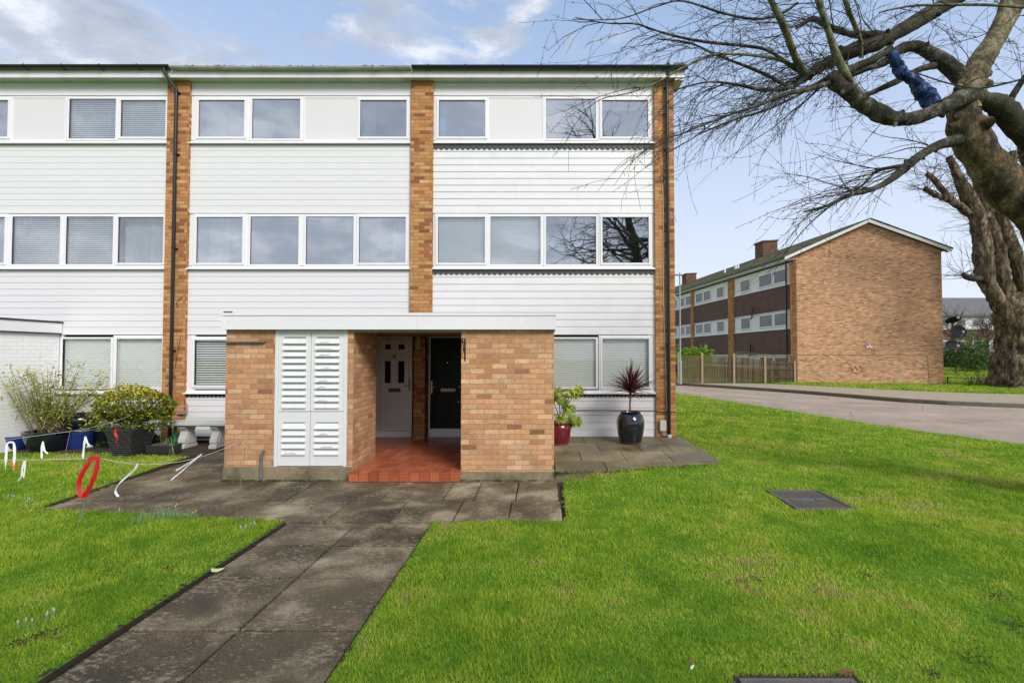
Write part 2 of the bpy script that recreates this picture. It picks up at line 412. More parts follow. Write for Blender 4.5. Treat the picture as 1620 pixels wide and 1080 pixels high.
def bark(name, cols, scale=3, bump=1.0, zs=.35, green=0):
    m, nt, b = newmat(name); t = N(nt, 'ShaderNodeTexCoord')
    mp = N(nt, 'ShaderNodeMapping'); mp.inputs['Scale'].default_value = (1, 1, zs); nt.links.new(t.outputs['Object'], mp.inputs[0])
    n = noise(nt, mp.outputs[0], scale, 8, .68, .4)
    c = ramp(nt, n, cols)
    if green:
        g = ramp(nt, noise(nt, t.outputs['Object'], 2.2, 5, .6), [(.42, (0, 0, 0)), (.62, (1, 1, 1))])
        c = mixc(nt, mth(nt, 'MULTIPLY', g, green), c, (.15, .17, .07))
    fine = noise(nt, mp.outputs[0], scale * 7, 7, .75, .8)
    c = mixc(nt, 1.0, c, N_hsv(nt, mth(nt, 'MULTIPLY', mth(nt, 'SUBTRACT', fine, .5), 5.0)), 'MULTIPLY')
    nt.links.new(c, b.inputs['Base Color']); b.inputs['Roughness'].default_value = .9; b.inputs['Specular IOR Level'].default_value = .2
    bn = N(nt, 'ShaderNodeBump'); bn.inputs['Strength'].default_value = bump; bn.inputs['Distance'].default_value = .03
    nt.links.new(noise(nt, mp.outputs[0], scale * 3, 8, .7, .6), bn.inputs['Height']); nt.links.new(bn.outputs[0], b.inputs['Normal'])
    return m
M['bark_near'] = bark('near_bark', [(.36, (.022, .017, .013)), (.46, (.07, .052, .038)), (.54, (.15, .10, .055)), (.6, (.20, .15, .09)), (.7, (.30, .28, .24))], 5, 1.0, .6, .12)
M['bark_limb'] = bark('limb_bark', [(.38, (.018, .015, .013)), (.48, (.045, .039, .031)), (.55, (.085, .075, .06)), (.64, (.19, .18, .15))], 7, 1, .8, .15)
M['bark_tan'] = bark('tan_limb_bark', [(.38, (.06, .045, .03)), (.47, (.16, .125, .075)), (.55, (.26, .21, .135)), (.65, (.36, .32, .23))], 6, 1, .6, .2)
M['bark_dark'] = bark('dark_limb_bark', [(.3, (.018, .015, .013)), (.55, (.045, .036, .03)), (.75, (.09, .08, .06))], 7, .6, .8, .25)
M['bark_green'] = bark('green_limb_bark', [(.38, (.06, .06, .035)), (.5, (.16, .165, .09)), (.62, (.26, .27, .17))], 8, .5, .8, .3)
M['bark_blue'] = bark('blue_stained_bark', [(.40, (.006, .012, .04)), (.47, (.02, .05, .15)), (.53, (.05, .10, .26)), (.57, (.14, .18, .28)), (.64, (.26, .27, .30))], 9, 1, .8)
M['bark_far'] = bark('plane_tree_bark', [(.40, (.018, .012, .008)), (.48, (.06, .04, .026)), (.54, (.13, .09, .06)), (.62, (.26, .20, .15))], 5.5, 1, .3, .3)
M['twig'] = simple('twigs', (.045, .036, .028), .9, .3, 4)
M['twig_far'] = simple('far_twigs', (.07, .045, .035), .9, .3, 4)

# slabs and ground
def slab_mat(name, base, light, dark, wet=.35, speck=.8):
    m, nt, b = newmat(name); t = N(nt, 'ShaderNodeTexCoord')
    a = N(nt, 'ShaderNodeAttribute'); a.attribute_name = 'tint'
    big = noise(nt, t.outputs['Object'], 1.4, 7, .62, .3)
    c = ramp(nt, big, [(.32, dark), (.5, base), (.68, light)])
    c = mixc(nt, 1.0, c, N_hsv(nt, mth(nt, 'MULTIPLY', mth(nt, 'SUBTRACT', a.outputs['Fac'], .5), .5)), 'MULTIPLY')
    agg = noise(nt, t.outputs['Object'], 75, 4, .8)
    c = mixc(nt, 1.0, c, N_hsv(nt, mth(nt, 'MULTIPLY', mth(nt, 'SUBTRACT', agg, .5), 4.2)), 'MULTIPLY')
    # lichen blotches, elongated
    mp = N(nt, 'ShaderNodeMapping'); mp.inputs['Scale'].default_value = (1, 1.8, 1); nt.links.new(t.outputs['Object'], mp.inputs[0])
    s = noise(nt, mp.outputs[0], 19, 5, .7, .4); s2 = noise(nt, t.outputs['Object'], 2.3, 5, .6)
    sm = ramp(nt, mth(nt, 'ADD', s, mth(nt, 'MULTIPLY', mth(nt, 'SUBTRACT', s2, .5), .6)), [(.56, (0, 0, 0)), (.62, (1, 1, 1))])
    c = mixc(nt, mth(nt, 'MULTIPLY', sm, speck * .7), c, light)
    g = ramp(nt, noise(nt, t.outputs['Object'], .9, 5, .6), [(.5, (0, 0, 0)), (.72, (1, 1, 1))])
    c = mixc(nt, mth(nt, 'MULTIPLY', g, .3), c, (.10, .095, .045))
    nt.links.new(c, b.inputs['Base Color'])
    rr = N(nt, 'ShaderNodeMapRange'); nt.links.new(big, rr.inputs[0]); rr.inputs[1].default_value = .35; rr.inputs[2].default_value = .6
    rr.inputs[3].default_value = .5 - wet * .6; rr.inputs[4].default_value = .8
    nt.links.new(rr.outputs[0], b.inputs['Roughness']); b.inputs['Specular IOR Level'].default_value = .18
    bn = N(nt, 'ShaderNodeBump'); bn.inputs['Strength'].default_value = .7; bn.inputs['Distance'].default_value = .004
    nt.links.new(agg, bn.inputs['Height']); nt.links.new(bn.outputs[0], b.inputs['Normal'])
    return m
M['slab'] = slab_mat('old_paving_slabs', (.125, .094, .057), (.36, .30, .20), (.048, .038, .027), .12)
M['slab_side'] = slab_mat('patio_slabs', (.18, .145, .08), (.28, .235, .14), (.11, .088, .055), .35, .3)
M['asphalt'] = simple('pinkish_road', (.30, .245, .225), .85, .3, 1.2, bump=.6, bscale=90)
M['asphalt_dots'] = None
def road_mat():
    m, nt, b = newmat('road_surface'); t = N(nt, 'ShaderNodeTexCoord')
    n = noise(nt, t.outputs['Object'], .6, 6, .6); g = noise(nt, t.outputs['Object'], 28, 3, .7)
    c = ramp(nt, n, [(.35, (.31, .24, .185)), (.65, (.42, .335, .265))])
    c = mixc(nt, 1.0, c, N_hsv(nt, mth(nt, 'MULTIPLY', mth(nt, 'SUBTRACT', g, .5), 1.8)), 'MULTIPLY')
    w = N(nt, 'ShaderNodeTexVoronoi'); w.feature = 'DISTANCE_TO_EDGE'; w.inputs['Scale'].default_value = .35; nt.links.new(t.outputs['Object'], w.inputs[0])
    ck = mth(nt, 'LESS_THAN', w.outputs[0], .004); c = mixc(nt, mth(nt, 'MULTIPLY', ck, .6), c, (.06, .05, .045))
    nt.links.new(c, b.inputs['Base Color']); b.inputs['Roughness'].default_value = .9; b.inputs['Specular IOR Level'].default_value = .15; return m
M['road'] = road_mat()
M['pavement'] = simple('pavement_surface', (.37, .30, .205), .85, .25, 2, bump=.4, dirt=.35, dirtcol=(.14, .12, .08))
M['strip'] = simple('edging_surface', (.32, .27, .20), .85, .25, 2.5, bump=.4, dirt=.45, dirtcol=(.12, .11, .06))
M['kerb'] = simple('kerb_stone', (.17, .14, .11), .85, .3, 5, bump=.4, dirt=.4, dirtcol=(.07, .06, .04))
M['tile'] = tinted('quarry_tiles', [(0, (.30, .075, .035)), (.5, (.38, .10, .045)), (1, (.47, .135, .06))], .28, .22, 5, spec=.5)
M['grout'] = simple('tile_grout', (.45, .26, .17), .8, .1, 10)
def lawn_base():
    m, nt, b = newmat('lawn_soil'); t = N(nt, 'ShaderNodeTexCoord')
    n = noise(nt, t.outputs['Object'], 30, 5, .7); n2 = noise(nt, t.outputs['Object'], .7, 5, .6)
    c = ramp(nt, n, [(.3, (.04, .075, .01)), (.5, (.09, .18, .02)), (.7, (.15, .25, .03))])
    c2 = ramp(nt, n2, [(.35, (.8, .95, .7)), (.65, (1.2, 1.05, .9))])
    nt.links.new(mixc(nt, 1.0, c, c2, 'MULTIPLY'), b.inputs['Base Color']); b.inputs['Roughness'].default_value = 1; b.inputs['Specular IOR Level'].default_value = .1
    return m
M['lawn'] = lawn_base()
def grass_mat():
    m, nt, b = newmat('grass_blades'); a = N(nt, 'ShaderNodeAttribute'); a.attribute_name = 'tint'
    t = N(nt, 'ShaderNodeTexCoord')
    big = noise(nt, t.outputs['Object'], .75, 4, .6, .4); mid = noise(nt, t.outputs['Object'], 3.5, 4, .6)
    k = mth(nt, 'ADD', mth(nt, 'MULTIPLY', mth(nt, 'SUBTRACT', big, .5), 2.4), mth(nt, 'MULTIPLY', mth(nt, 'SUBTRACT', mid, .5), 1.7))
    k = mth(nt, 'ADD', k, .5)
    pat = ramp(nt, k, [(.0, (.18, .35, .022)), (.3, (.27, .44, .03)), (.5, (.36, .51, .04)), (.7, (.44, .57, .06)), (.9, (.54, .54, .12)), (1, (.54, .46, .18))])
    c = mixc(nt, 1.0, pat, ramp(nt, a.outputs['Fac'], [(0, (.55, .6, .5)), (.5, (1, 1, 1)), (.9, (1.25, 1.15, 1.1)), (.96, (1.6, 1.2, 1.8)), (1, (1.9, 1.25, 3.0))]), 'MULTIPLY')
    nt.links.new(c, b.inputs['Base Color']); b.inputs['Roughness'].default_value = .55; b.inputs['Specular IOR Level'].default_value = .25
    tr = N(nt, 'ShaderNodeBsdfTranslucent'); nt.links.new(c, tr.inputs[0])
    mx = N(nt, 'ShaderNodeMixShader'); mx.inputs[0].default_value = .42
    nt.links.new(b.outputs[0], mx.inputs[1]); nt.links.new(tr.outputs[0], mx.inputs[2]); nt.links.new(mx.outputs[0], nt.nodes['Material Output'].inputs[0])
    return m
M['grass'] = grass_mat()
M['cordyline'] = tinted('cordyline_leaf', [(0, (.07, .02, .02)), (.5, (.14, .035, .03)), (1, (.24, .10, .07))], .45, .2, 9, trans=.15)
M['fatsia'] = tinted('fatsia_leaf', [(0, (.13, .24, .02)), (.5, (.25, .38, .04)), (.85, (.45, .52, .06)), (1, (.62, .62, .10))], .4, .15, 9, trans=.3)
M['bamboo_leaf'] = tinted('bamboo_leaf', [(0, (.22, .26, .04)), (.5, (.42, .44, .09)), (1, (.68, .62, .24))], .5, .15, 9, trans=.3)
M['bamboo_cane'] = simple('bamboo_cane', (.11, .09, .05), .5, .3, 10)
M['varieg'] = tinted('variegated_leaf', [(0, (.06, .10, .02)), (.35, (.14, .19, .025)), (.6, (.35, .34, .03)), (.85, (.62, .52, .05)), (1, (.72, .66, .18))], .45, .15, 9, trans=.25)
M['green_leaf'] = tinted('green_leaf', [(0, (.03, .07, .012)), (.5, (.06, .13, .02)), (1, (.12, .2, .03))], .5, .2, 6, trans=.25)
M['lime_leaf'] = tinted('lime_leaf', [(0, (.10, .22, .01)), (.5, (.18, .34, .02)), (1, (.3, .45, .04))], .5, .2, 3, trans=.25)
M['hedge_leaf'] = tinted('hedge_leaf', [(0, (.02, .04, .01)), (.5, (.04, .09, .015)), (1, (.09, .17, .02))], .6, .2, 2, trans=.15)
M['stem'] = simple('woody_stem', (.12, .085, .06), .9, .3, 12)
M['stem_purple'] = simple('cordyline_stem', (.16, .085, .07), .8, .3, 20)
M['shoot'] = tinted('daffodil_shoot', [(0, (.12, .22, .10)), (1, (.26, .38, .16))], .5, .1, 9, trans=.2)
M['petal_y'] = simple('yellow_petal', (.75, .55, .02), .6, .05, 5)
M['petal_w'] = simple('pale_crocus_petal', (.50, .45, .58), .6, .08, 5)
M['leaf_dead'] = simple('dead_leaf', (.16, .06, .035), .8, .3, 30)
M['leaf_yellow'] = simple('pale_leaf', (.48, .52, .22), .7, .2, 30)

# ------------------------------------------------------------------ ground
def struct(name, mb, mat, **k):
    o = mb.build(name, mat, **k); o['kind'] = 'structure'; return o
mb = MB(); mb.add([(-300, -200, -.10), (300, -200, -.10), (300, 500, -.10), (-300, 500, -.10)], [(0, 1, 2, 3)])
struct('ground', mb, M['lawn'])

near_edge = [(30, -2.5), (20, .6), (14, 4.6), (11.4, 7.6), (9.88, 10.34), (8.67, 13.44), (7.63, 18.5), (6.29, 23.85), (4.2, 28.5), (0, 33), (-12, 39)]
kerb_line = [(60, 9), (40, 12.5), (28, 15), (21.5, 16.6), (17.2, 18.0), (14.6, 19.9), (12.5, 24.9), (8.3, 31.5), (3.5, 37), (-10, 43)]
def resample(pl, n):
    pl = [Vector((a, b)) for a, b in pl]; d = [0]
    for i in range(1, len(pl)): d.append(d[-1] + (pl[i] - pl[i - 1]).length)
    def cr(i, t):
        p0, p1, p2, p3 = pl[max(i - 1, 0)], pl[i], pl[min(i + 1, len(pl) - 1)], pl[min(i + 2, len(pl) - 1)]
        return .5 * ((2 * p1) + (-p0 + p2) * t + (2 * p0 - 5 * p1 + 4 * p2 - p3) * t * t + (-p0 + 3 * p1 - 3 * p2 + p3) * t ** 3)
    out = []
    for k in range(n):
        s = d[-1] * k / (n - 1); i = 0
        while i < len(pl) - 2 and d[i + 1] < s: i += 1
        out.append(cr(i, (s - d[i]) / (d[i + 1] - d[i])))
    return out
def offset(pl, dist):
    out = []
    for i, p in enumerate(pl):
        t = (pl[min(i + 1, len(pl) - 1)] - pl[max(i - 1, 0)]).normalized()
        out.append(p + Vector((-t.y, t.x)) * dist)
    return out
def ribbon(mb, A, B, za, zb=None):
    zb = za if zb is None else zb; n = len(A)
    mb.add([(p[0], p[1], za) for p in A] + [(p[0], p[1], zb) for p in B], [(i, i + 1, n + i + 1, n + i) for i in range(n - 1)]); return mb
NE = resample(near_edge, 60); KL = resample(kerb_line, 60)
NE2 = offset(NE, -.75)      # road side of the edging strip
mb = MB(); ribbon(mb, offset(NE, -.6), offset(KL, .3), -.03); struct('road', mb, M['road'])
mb = MB(); ribbon(mb, offset(NE, .1), NE2, .006)
ribbon(mb, NE2, NE2, .006, -.06); struct('edging_strip', mb, M['strip'])
K0 = KL; K1 = offset(KL, -.16); K2 = offset(KL, -.155)
mb = MB(); ribbon(mb, K0, K0, -.06, .09); ribbon(mb, K0, offset(KL, -.02), .09, .11); ribbon(mb, offset(KL, -.02), K1, .11)
struct('kerb', mb, M['kerb'])
back = resample([(60, 14), (40, 17.5), (28, 20.4), (21.5, 22.4), (18.7, 23.7), (16.4, 26.8), (14.2, 29.8), (9.3, 33.5), (4.5, 39), (-10, 46)], 60)
mb = MB(); ribbon(mb, offset(KL, -.15), back, .106); struct('pavement', mb, M['pavement'])
def verge_z(x, y):
    k = max(0.0, min(1.0, (x - 23.6) / 1.5)); return .11 + k * max(0.0, y - 29) * .05
mb = MB(); nx, ny = 50, 50
def vb(u):   # back edge param
    i = min(int(u * 59), 58); f = u * 59 - i; return back[i] * (1 - f) + back[i + 1] * f
for j in range(ny + 1):
    for i in range(nx + 1):
        b0 = vb(i / nx); far = Vector((b0.x + 25, b0.y + 50)); p = b0 + (far - b0) * (j / ny) ** 1.5 - Vector((0, .12)) * (j == 0)
        mb.v.append((p.x, p.y, verge_z(p.x, p.y) - .004 * (j == 0)))
for j in range(ny):
    for i in range(nx):
        a = j * (nx + 1) + i; mb.f.append((a, a + 1, a + nx + 2, a + nx + 1)); mb.t.append(.5)
struct('verge', mb, M['lawn'])

# lawns ------------------------------------------------
PATH_X0, PATH_X1 = -2.82, -1.24
PAV_Y0, PAV_Y1 = 5.62, 7.42
lawn_right = [(-1.20, -3), (-1.20, 5.56), (.27, 5.60), (.30, 7.25), (.85, 7.44), (1.35, 7.66), (2.86, 8.04), (2.83, 10.6), (2.83, 34.2), (0, 35), (0, 33)] + [(p.x, p.y) for p in reversed(resample(near_edge, 40)) if p.x > -1]
lawn_right = [(-1.225, -3), (-1.225, 5.60), (.25, 5.61), (.28, 7.25), (.85, 7.46), (1.35, 7.68), (2.86, 8.06), (2.83, 10.6), (2.83, 30.3)] + [(p.x, p.y) for p in reversed(resample(near_edge, 60)) if 2.83 < p.x < 21]
lawn_left = [(-20, -3), (-2.85, -3), (-2.85, 5.60), (-3.5, 5.70), (-6.06, 6.05), (-6.22, 7.5), (-6.4, 9.1), (-8.0, 9.35), (-10.15, 9.35), (-20, 9.35)]
def pip(X, Y, poly):
    ins = np.zeros(X.shape, bool); n = len(poly); j = n - 1
    for i in range(n):
        xi, yi = poly[i]; xj, yj = poly[j]
        c = ((yi > Y) != (yj > Y)) & (X < (xj - xi) * (Y - yi) / (yj - yi + 1e-12) + xi)
        ins ^= c; j = i
    return ins
from mathutils.geometry import tessellate_polygon
def lawn_z(X, Y):
    d = np.sqrt(np.maximum(np.maximum(.75 - X, X - 2.9), 0) ** 2 + np.maximum(np.maximum(7.75 - Y, Y - 11), 0) ** 2)
    t = np.clip(d / .95, 0, 1); t = t * t * (3 - 2 * t)
    return .02 + .10 * (1 - t)
def lawn_mesh(name, poly, z=.02):
    mb = MB(); n = len(poly)
    tris = tessellate_polygon([[Vector((a, b, 0)) for a, b in poly]])
    mb.add([(a, b, z) for a, b in poly] + [(a, b, -.1) for a, b in poly], [t for t in tris])
    sd_ = MB(); sd_.add([(a, b, z + .001) for a, b in poly] + [(a, b, -.1) for a, b in poly], [(i, (i + 1) % n, (i + 1) % n + n, i + n) for i in range(n)]); struct('bare_soil', sd_, M['soil'])
    return mb
mb = lawn_mesh('lawn', lawn_right); gs = .12; gx = np.arange(-1.2, 5.2, gs); gy = np.arange(5.6, 13.2, gs)
GX, GY = np.meshgrid(gx, gy); GI = pip(GX, GY, lawn_right); GZ = lawn_z(GX, GY); b0 = len(mb.v)
mb.v.extend([(float(a), float(b), float(c) + .002 if c > .021 else .012) for a, b, c in zip(GX.ravel(), GY.ravel(), GZ.ravel())])
for j in range(len(gy) - 1):
    for i in range(len(gx) - 1):
        if GI[j, i] and GI[j, i + 1] and GI[j + 1, i] and GI[j + 1, i + 1]:
            a = b0 + j * len(gx) + i; mb.f.append((a, a + 1, a + len(gx) + 1, a + len(gx))); mb.t.append(.5)
struct('lawn', mb, M['lawn'])
struct('lawn', lawn_mesh('lawn', lawn_left), M['lawn'])
mb = MB(); mb.box(-2.9, -1.18, -3, 5.62, -.09, -.03); mb.box(-6.3, .32, 5.6, 10.6, -.09, -.03); mb.box(-10.2, -6.25, 9.3, 10.62, -.09, .012)
struct('bare_soil', mb, M['soil'])

MANH = [(2.98, 3.72, 5.98, 6.84), (1.06, 1.78, 2.16, 2.92)]
rs = np.random.RandomState(3)
def vnoise(X, Y, s, seed):
    r = np.random.RandomState(seed); T = r.rand(256, 256)
    x = X / s + 500.; y = Y / s + 500.; xi = np.floor(x).astype(int); yi = np.floor(y).astype(int); fx = x - xi; fy = y - yi
    fx = fx * fx * (3 - 2 * fx); fy = fy * fy * (3 - 2 * fy)
    a = T[xi % 256, yi % 256]; b = T[(xi + 1) % 256, yi % 256]; c = T[xi % 256, (yi + 1) % 256]; d = T[(xi + 1) % 256, (yi + 1) % 256]
    return (a * (1 - fx) + b * fx) * (1 - fy) + (c * (1 - fx) + d * fx) * fy
def blades(name, regions, label):
    """regions: (poly or function, xmin,xmax,ymin,ymax, density, width, height, zfun)"""
    PX, PY, W, H, ZZ = [], [], [], [], []
    for reg in regions:
        ins, x0, x1, y0, y1, dens, w, h, zf = reg
        n = int((x1 - x0) * (y1 - y0) * dens)
        X = rs.uniform(x0, x1, n); Y = rs.uniform(y0, y1, n)
        k = ins(X + (vnoise(X, Y, .05, 31) - .5) * .11, Y + (vnoise(X, Y, .05, 32) - .5) * .11)
        # keep inside the view wedge (with margin)
        k &= (X > -1.14 * Y - .8) & (X < 1.0 * Y + .8)
        for a, b, c, d in MANH: k &= ~((X > a) & (X < b) & (Y > c) & (Y < d))
        bare = (vnoise(X, Y, .09, 5) * .6 + vnoise(X, Y, .03, 6) * .4) * (vnoise(X, Y, 1.1, 8))
        k &= (bare < .58) | (rs.rand(n) < .25)
        X, Y = X[k], Y[k]
        PX.append(X); PY.append(Y); W.append(np.full(X.shape, w) * rs.uniform(.7, 1.4, X.shape))
        tuft = vnoise(X, Y, .16, 11) * .5 + vnoise(X, Y, .6, 12) * .5
        H.append(h * (.45 + 1.1 * tuft ** 1.3 * 1.5) * rs.uniform(.6, 1.3, X.shape)); ZZ.append(zf(X, Y))
    X = np.concatenate(PX); Y = np.concatenate(PY); W = np.concatenate(W); H = np.concatenate(H); Z = np.concatenate(ZZ); n = len(X)
    a = rs.uniform(0, 2 * np.pi, n); lean = rs.uniform(.15, .95, n) * H
    ang = vnoise(X, Y, .35, 21) * 12.0; la = ang + rs.normal(0, 1.7, n)
    lx, ly = np.cos(la) * lean, np.sin(la) * lean
    wx, wy = np.cos(a) * W / 2, np.sin(a) * W / 2
    V = np.zeros((n, 5, 3), np.float32)
    V[:, 0] = np.stack([X - wx, Y - wy, Z], 1); V[:, 1] = np.stack([X + wx, Y + wy, Z], 1)
    V[:, 2] = np.stack([X + wx * .85 + lx * .35, Y + wy * .85 + ly * .35, Z + H * .6], 1)
    V[:, 3] = np.stack([X - wx * .85 + lx * .35, Y - wy * .85 + ly * .35, Z + H * .6], 1)
    V[:, 4] = np.stack([X + lx, Y + ly, Z + H * .95], 1)
    me = bpy.data.meshes.new(name); me.vertices.add(n * 5); me.vertices.foreach_set('co', V.reshape(-1))
    base = np.arange(n) * 5
    loops = np.stack([base, base + 1, base + 2, base + 3, base + 3, base + 2, base + 4], 1).reshape(-1).astype(np.int32)
    me.loops.add(n * 7); me.loops.foreach_set('vertex_index', loops)
    st = np.stack([np.arange(n) * 7, np.arange(n) * 7 + 4], 1).reshape(-1).astype(np.int32)
    me.polygons.add(n * 2); me.polygons.foreach_set('loop_start', st)
    me.update(calc_edges=True)
    at = me.attributes.new('tint', 'FLOAT', 'FACE'); tv = np.repeat(rs.rand(n).astype(np.float32), 2); at.data.foreach_set('value', tv)
    me.materials.append(M['grass'])
    o = bpy.data.objects.new(name, me); COL.objects.link(o); tag(o, label, 'grass', kind='stuff'); print(name, n); return o
inR = lambda X, Y: pip(X, Y, lawn_right); inL = lambda X, Y: pip(X, Y, lawn_left)
z0 = lambda X, Y: np.full(X.shape, .02)
regs = []
for ins, xa, xb in ((inR, -1.2, 22), (inL, -12, -2.88)):
    for ya, yb, d, w, h in ((2.1, 4, 11000, .0028, .027), (4, 6, 6400, .0038, .028), (6, 9, 3300, .0052, .031), (9, 14, 1300, .008, .038), (14, 31, 420, .014, .042)):
        regs.append((ins, xa, min(xb, yb + 1), ya, yb, d, w, h, lawn_z if ins is inR else z0))
blades('grass', regs, 'short bright green lawn grass with yellowish patches around the paths')
bk = [(p.x, p.y) for p in back if p.x > 13]
verge_poly = bk + [(14.0, 30.6), (15.6, 31.4), (23.3, 29.2), (24, 60), (60, 60), (60, 14)]
def inV(X, Y):
    b = np.interp(X, [p[0] for p in reversed(bk)], [p[1] for p in reversed(bk)]); return (Y > b + .02) & ((Y < 31.5 - (X - 15.6) * .286) | (X > 23.4)) & (X > 14)
zv = lambda X, Y: .11 + np.clip((X - 23.6) / 1.5, 0, 1) * np.clip(Y - 29, 0, 99) * .05
blades('grass', [(inV, 14, 38, 20, 34, 240, .022, .07, zv), (inV, 23, 45, 34, 46, 90, .035, .09, zv)], 'bright grass on the verge around the big trees across the road')

# paving -----------------------------------------------
def slabs(mb, xs, ys, z, gap=.016, th=.05, jit=.003):
    for i in range(len(xs) - 1):
        for j in range(len(ys) - 1):
            mb.tint = rnd.random(); g = gap / 2; dzz = rnd.uniform(-jit, jit)
            mb.box(xs[i] + g, xs[i + 1] - g, ys[j] + g * 1.5, ys[j + 1] - g * 1.5, z - th, z + dzz)
mb = MB(); slabs(mb, [-2.82, -2.06, -1.24], [-1.4, -.6, .2, 1.0, 1.85, 2.64, 3.44, 4.24, 4.95, 5.47], 0)
mb.tint = .8; mb.box(-2.82, -2.3, 5.48, 5.60, -.05, .0); mb.box(-2.29, -1.24, 5.48, 5.60, -.05, .003)
o = struct('path', mb, M['slab'], bevel=.004)
mb = MB()
slabs(mb, [-6.2, -5.3, -4.5, -3.66, -2.45, -1.72, -1.02, -.40, .22], [5.62, 6.45], 0)
slabs(mb, [-6.2, -5.1, -4.2, -3.3, -2.1, -1.3, -.9, -.36, .20], [6.45, 7.44], 0)
slabs(mb, [-6.2, -5.25, -4.72], [7.44, 8.3, 9.1, 9.9, 10.6], 0)
struct('paving', mb, M['slab'], bevel=.004)
mb = MB(); mb.tint = .5
mb.prism([(.17, 7.5), (.85, 7.53), (1.35, 7.74), (2.84, 8.12), (2.84, 10.55), (.17, 10.55)], -.05, .128)
def clipslab(x0, x1, y0, y1):
    mb.tint = rnd.random(); g = .006
    def fy(x): return float(np.interp(x, [.17, .85, 1.35, 2.84], [7.49, 7.52, 7.73, 8.11])) - .02
    ya, yb = max(y0, fy(x0)), max(y0, fy(x1))
    if y1 - max(ya, yb) < .1: return
    mb.prism([(x0 + g, ya + g), (x1 - g, yb + g), (x1 - g, y1 - g), (x0 + g, y1 - g)], .11, .15 + rnd.uniform(-.003, .003))
for y0, y1, xs in ((7.3, 8.15, [.17, .95, 1.75, 2.86]), (8.15, 8.95, [.17, .62, 1.35, 2.1, 2.86]), (8.95, 9.75, [.17, 1.0, 1.75, 2.3, 2.86]), (9.75, 10.56, [.17, .8, 1.6, 2.35, 2.86])):
    for i in range(len(xs) - 1): clipslab(xs[i], xs[i + 1], y0, y1)
struct('patio', mb, M['slab_side'], bevel=.003)

# ------------------------------------------------------------------ terraced houses
FY = 10.6
def FX(px): return P(px, 400, FY).x
def FZ(py): return P(860, py, FY).z
zz = {k: FZ(v) for k, v in dict(top=126, w1t=152, w1b=222, s1=228, h2=336, w2t=339, w2b=420, s2=426, w3t=529, w3b=618, s3=622, base=688).items()}
BASEZ = .10
def boards(mb, x0, x1, z0, z1, pitch, lap=.012, y=FY):
    n = max(1, round((z1 - z0) / pitch)); p = (z1 - z0) / n
    for i in range(n):
        a = z0 + i * p; b = a + p
        mb.prism_x([(y - lap, a + .004), (y - lap + .001, a + p * .18), (y - .002, b), (y + .02, b), (y + .02, a + .004)], x0, x1)
        mb.prism_x([(y + .006, a - .002), (y + .02, a - .002), (y + .02, a + .006), (y + .006, a + .006)], x0, x1)
def boards2(mb, x0, x1, z0, z1, pitch, y=FY):   # flatter double-groove shiplap
    n = max(1, round((z1 - z0) / pitch)); p = (z1 - z0) / n
    for i in range(n):
        a = z0 + i * p; b = a + p
        mb.prism_x([(y - .0045, a + .0025), (y - .007, a + .007), (y - .007, a + p * .48), (y - .005, a + p * .50), (y - .0065, a + p * .53), (y - .006, b - .002), (y + .02, b), (y + .02, a)], x0, x1)
def scallops(mb, x0, x1, z, d, y, w=.10):
    mb.box(x0, x1, y, y + .014, z - d * .35, z)
    n = round((x1 - x0) / w); w = (x1 - x0) / n
    for i in range(n):
        c = x0 + (i + .5) * w
        pts = [(c + w * .48 * math.cos(math.pi + math.pi * k / 8), z - d * .35 + (d * .65) * math.sin(math.pi + math.pi * k / 8)) for k in range(9)]
        mb.prism_y(pts, y, y + .012)
def wavy(mb, x0, x1, z0, z1, y, amp=.02, wl=.07):
    n = int((x1 - x0) / .012) + 2
    top = [(x0 + (x1 - x0) * i / n, y + amp * math.sin(2 * math.pi * (x0 + (x1 - x0) * i / n) / wl + 1.3 * math.sin(i * .17)), z1) for i in range(n + 1)]
    bot = [(p[0] + .006 * math.sin(p[0] * 30), y + (p[1] - y) * 1.3, z0) for p in top]
    b = len(mb.v); mb.v.extend(top); mb.v.extend(bot)
    for i in range(n): mb.f.append((b + i, b + i + 1, b + n + 2 + i, b + n + 1 + i)); mb.t.append(rnd.random())
def slats(mb, x0, x1, z0, z1, y, pitch=.042, tilt=.5, depth=.026):
    y -= .05
    z = z0 + .01
    while z < z1 - .02:
        dz_ = depth * math.sin(tilt) / 2; dy_ = depth * math.cos(tilt) / 2
        mb.add([(x0, y - dy_, z - dz_), (x1, y - dy_, z - dz_), (x1, y + dy_, z + dz_), (x0, y + dy_, z + dz_)], [(0, 1, 2, 3)]); z += pitch
    mb.box(x0, x1, y - .015, y + .015, z1 - .03, z1)
    for f in (.2, .8): mb.box(x0 + (x1 - x0) * f - .0015, x0 + (x1 - x0) * f + .0015, y - .016, y - .0145, z0, z1)
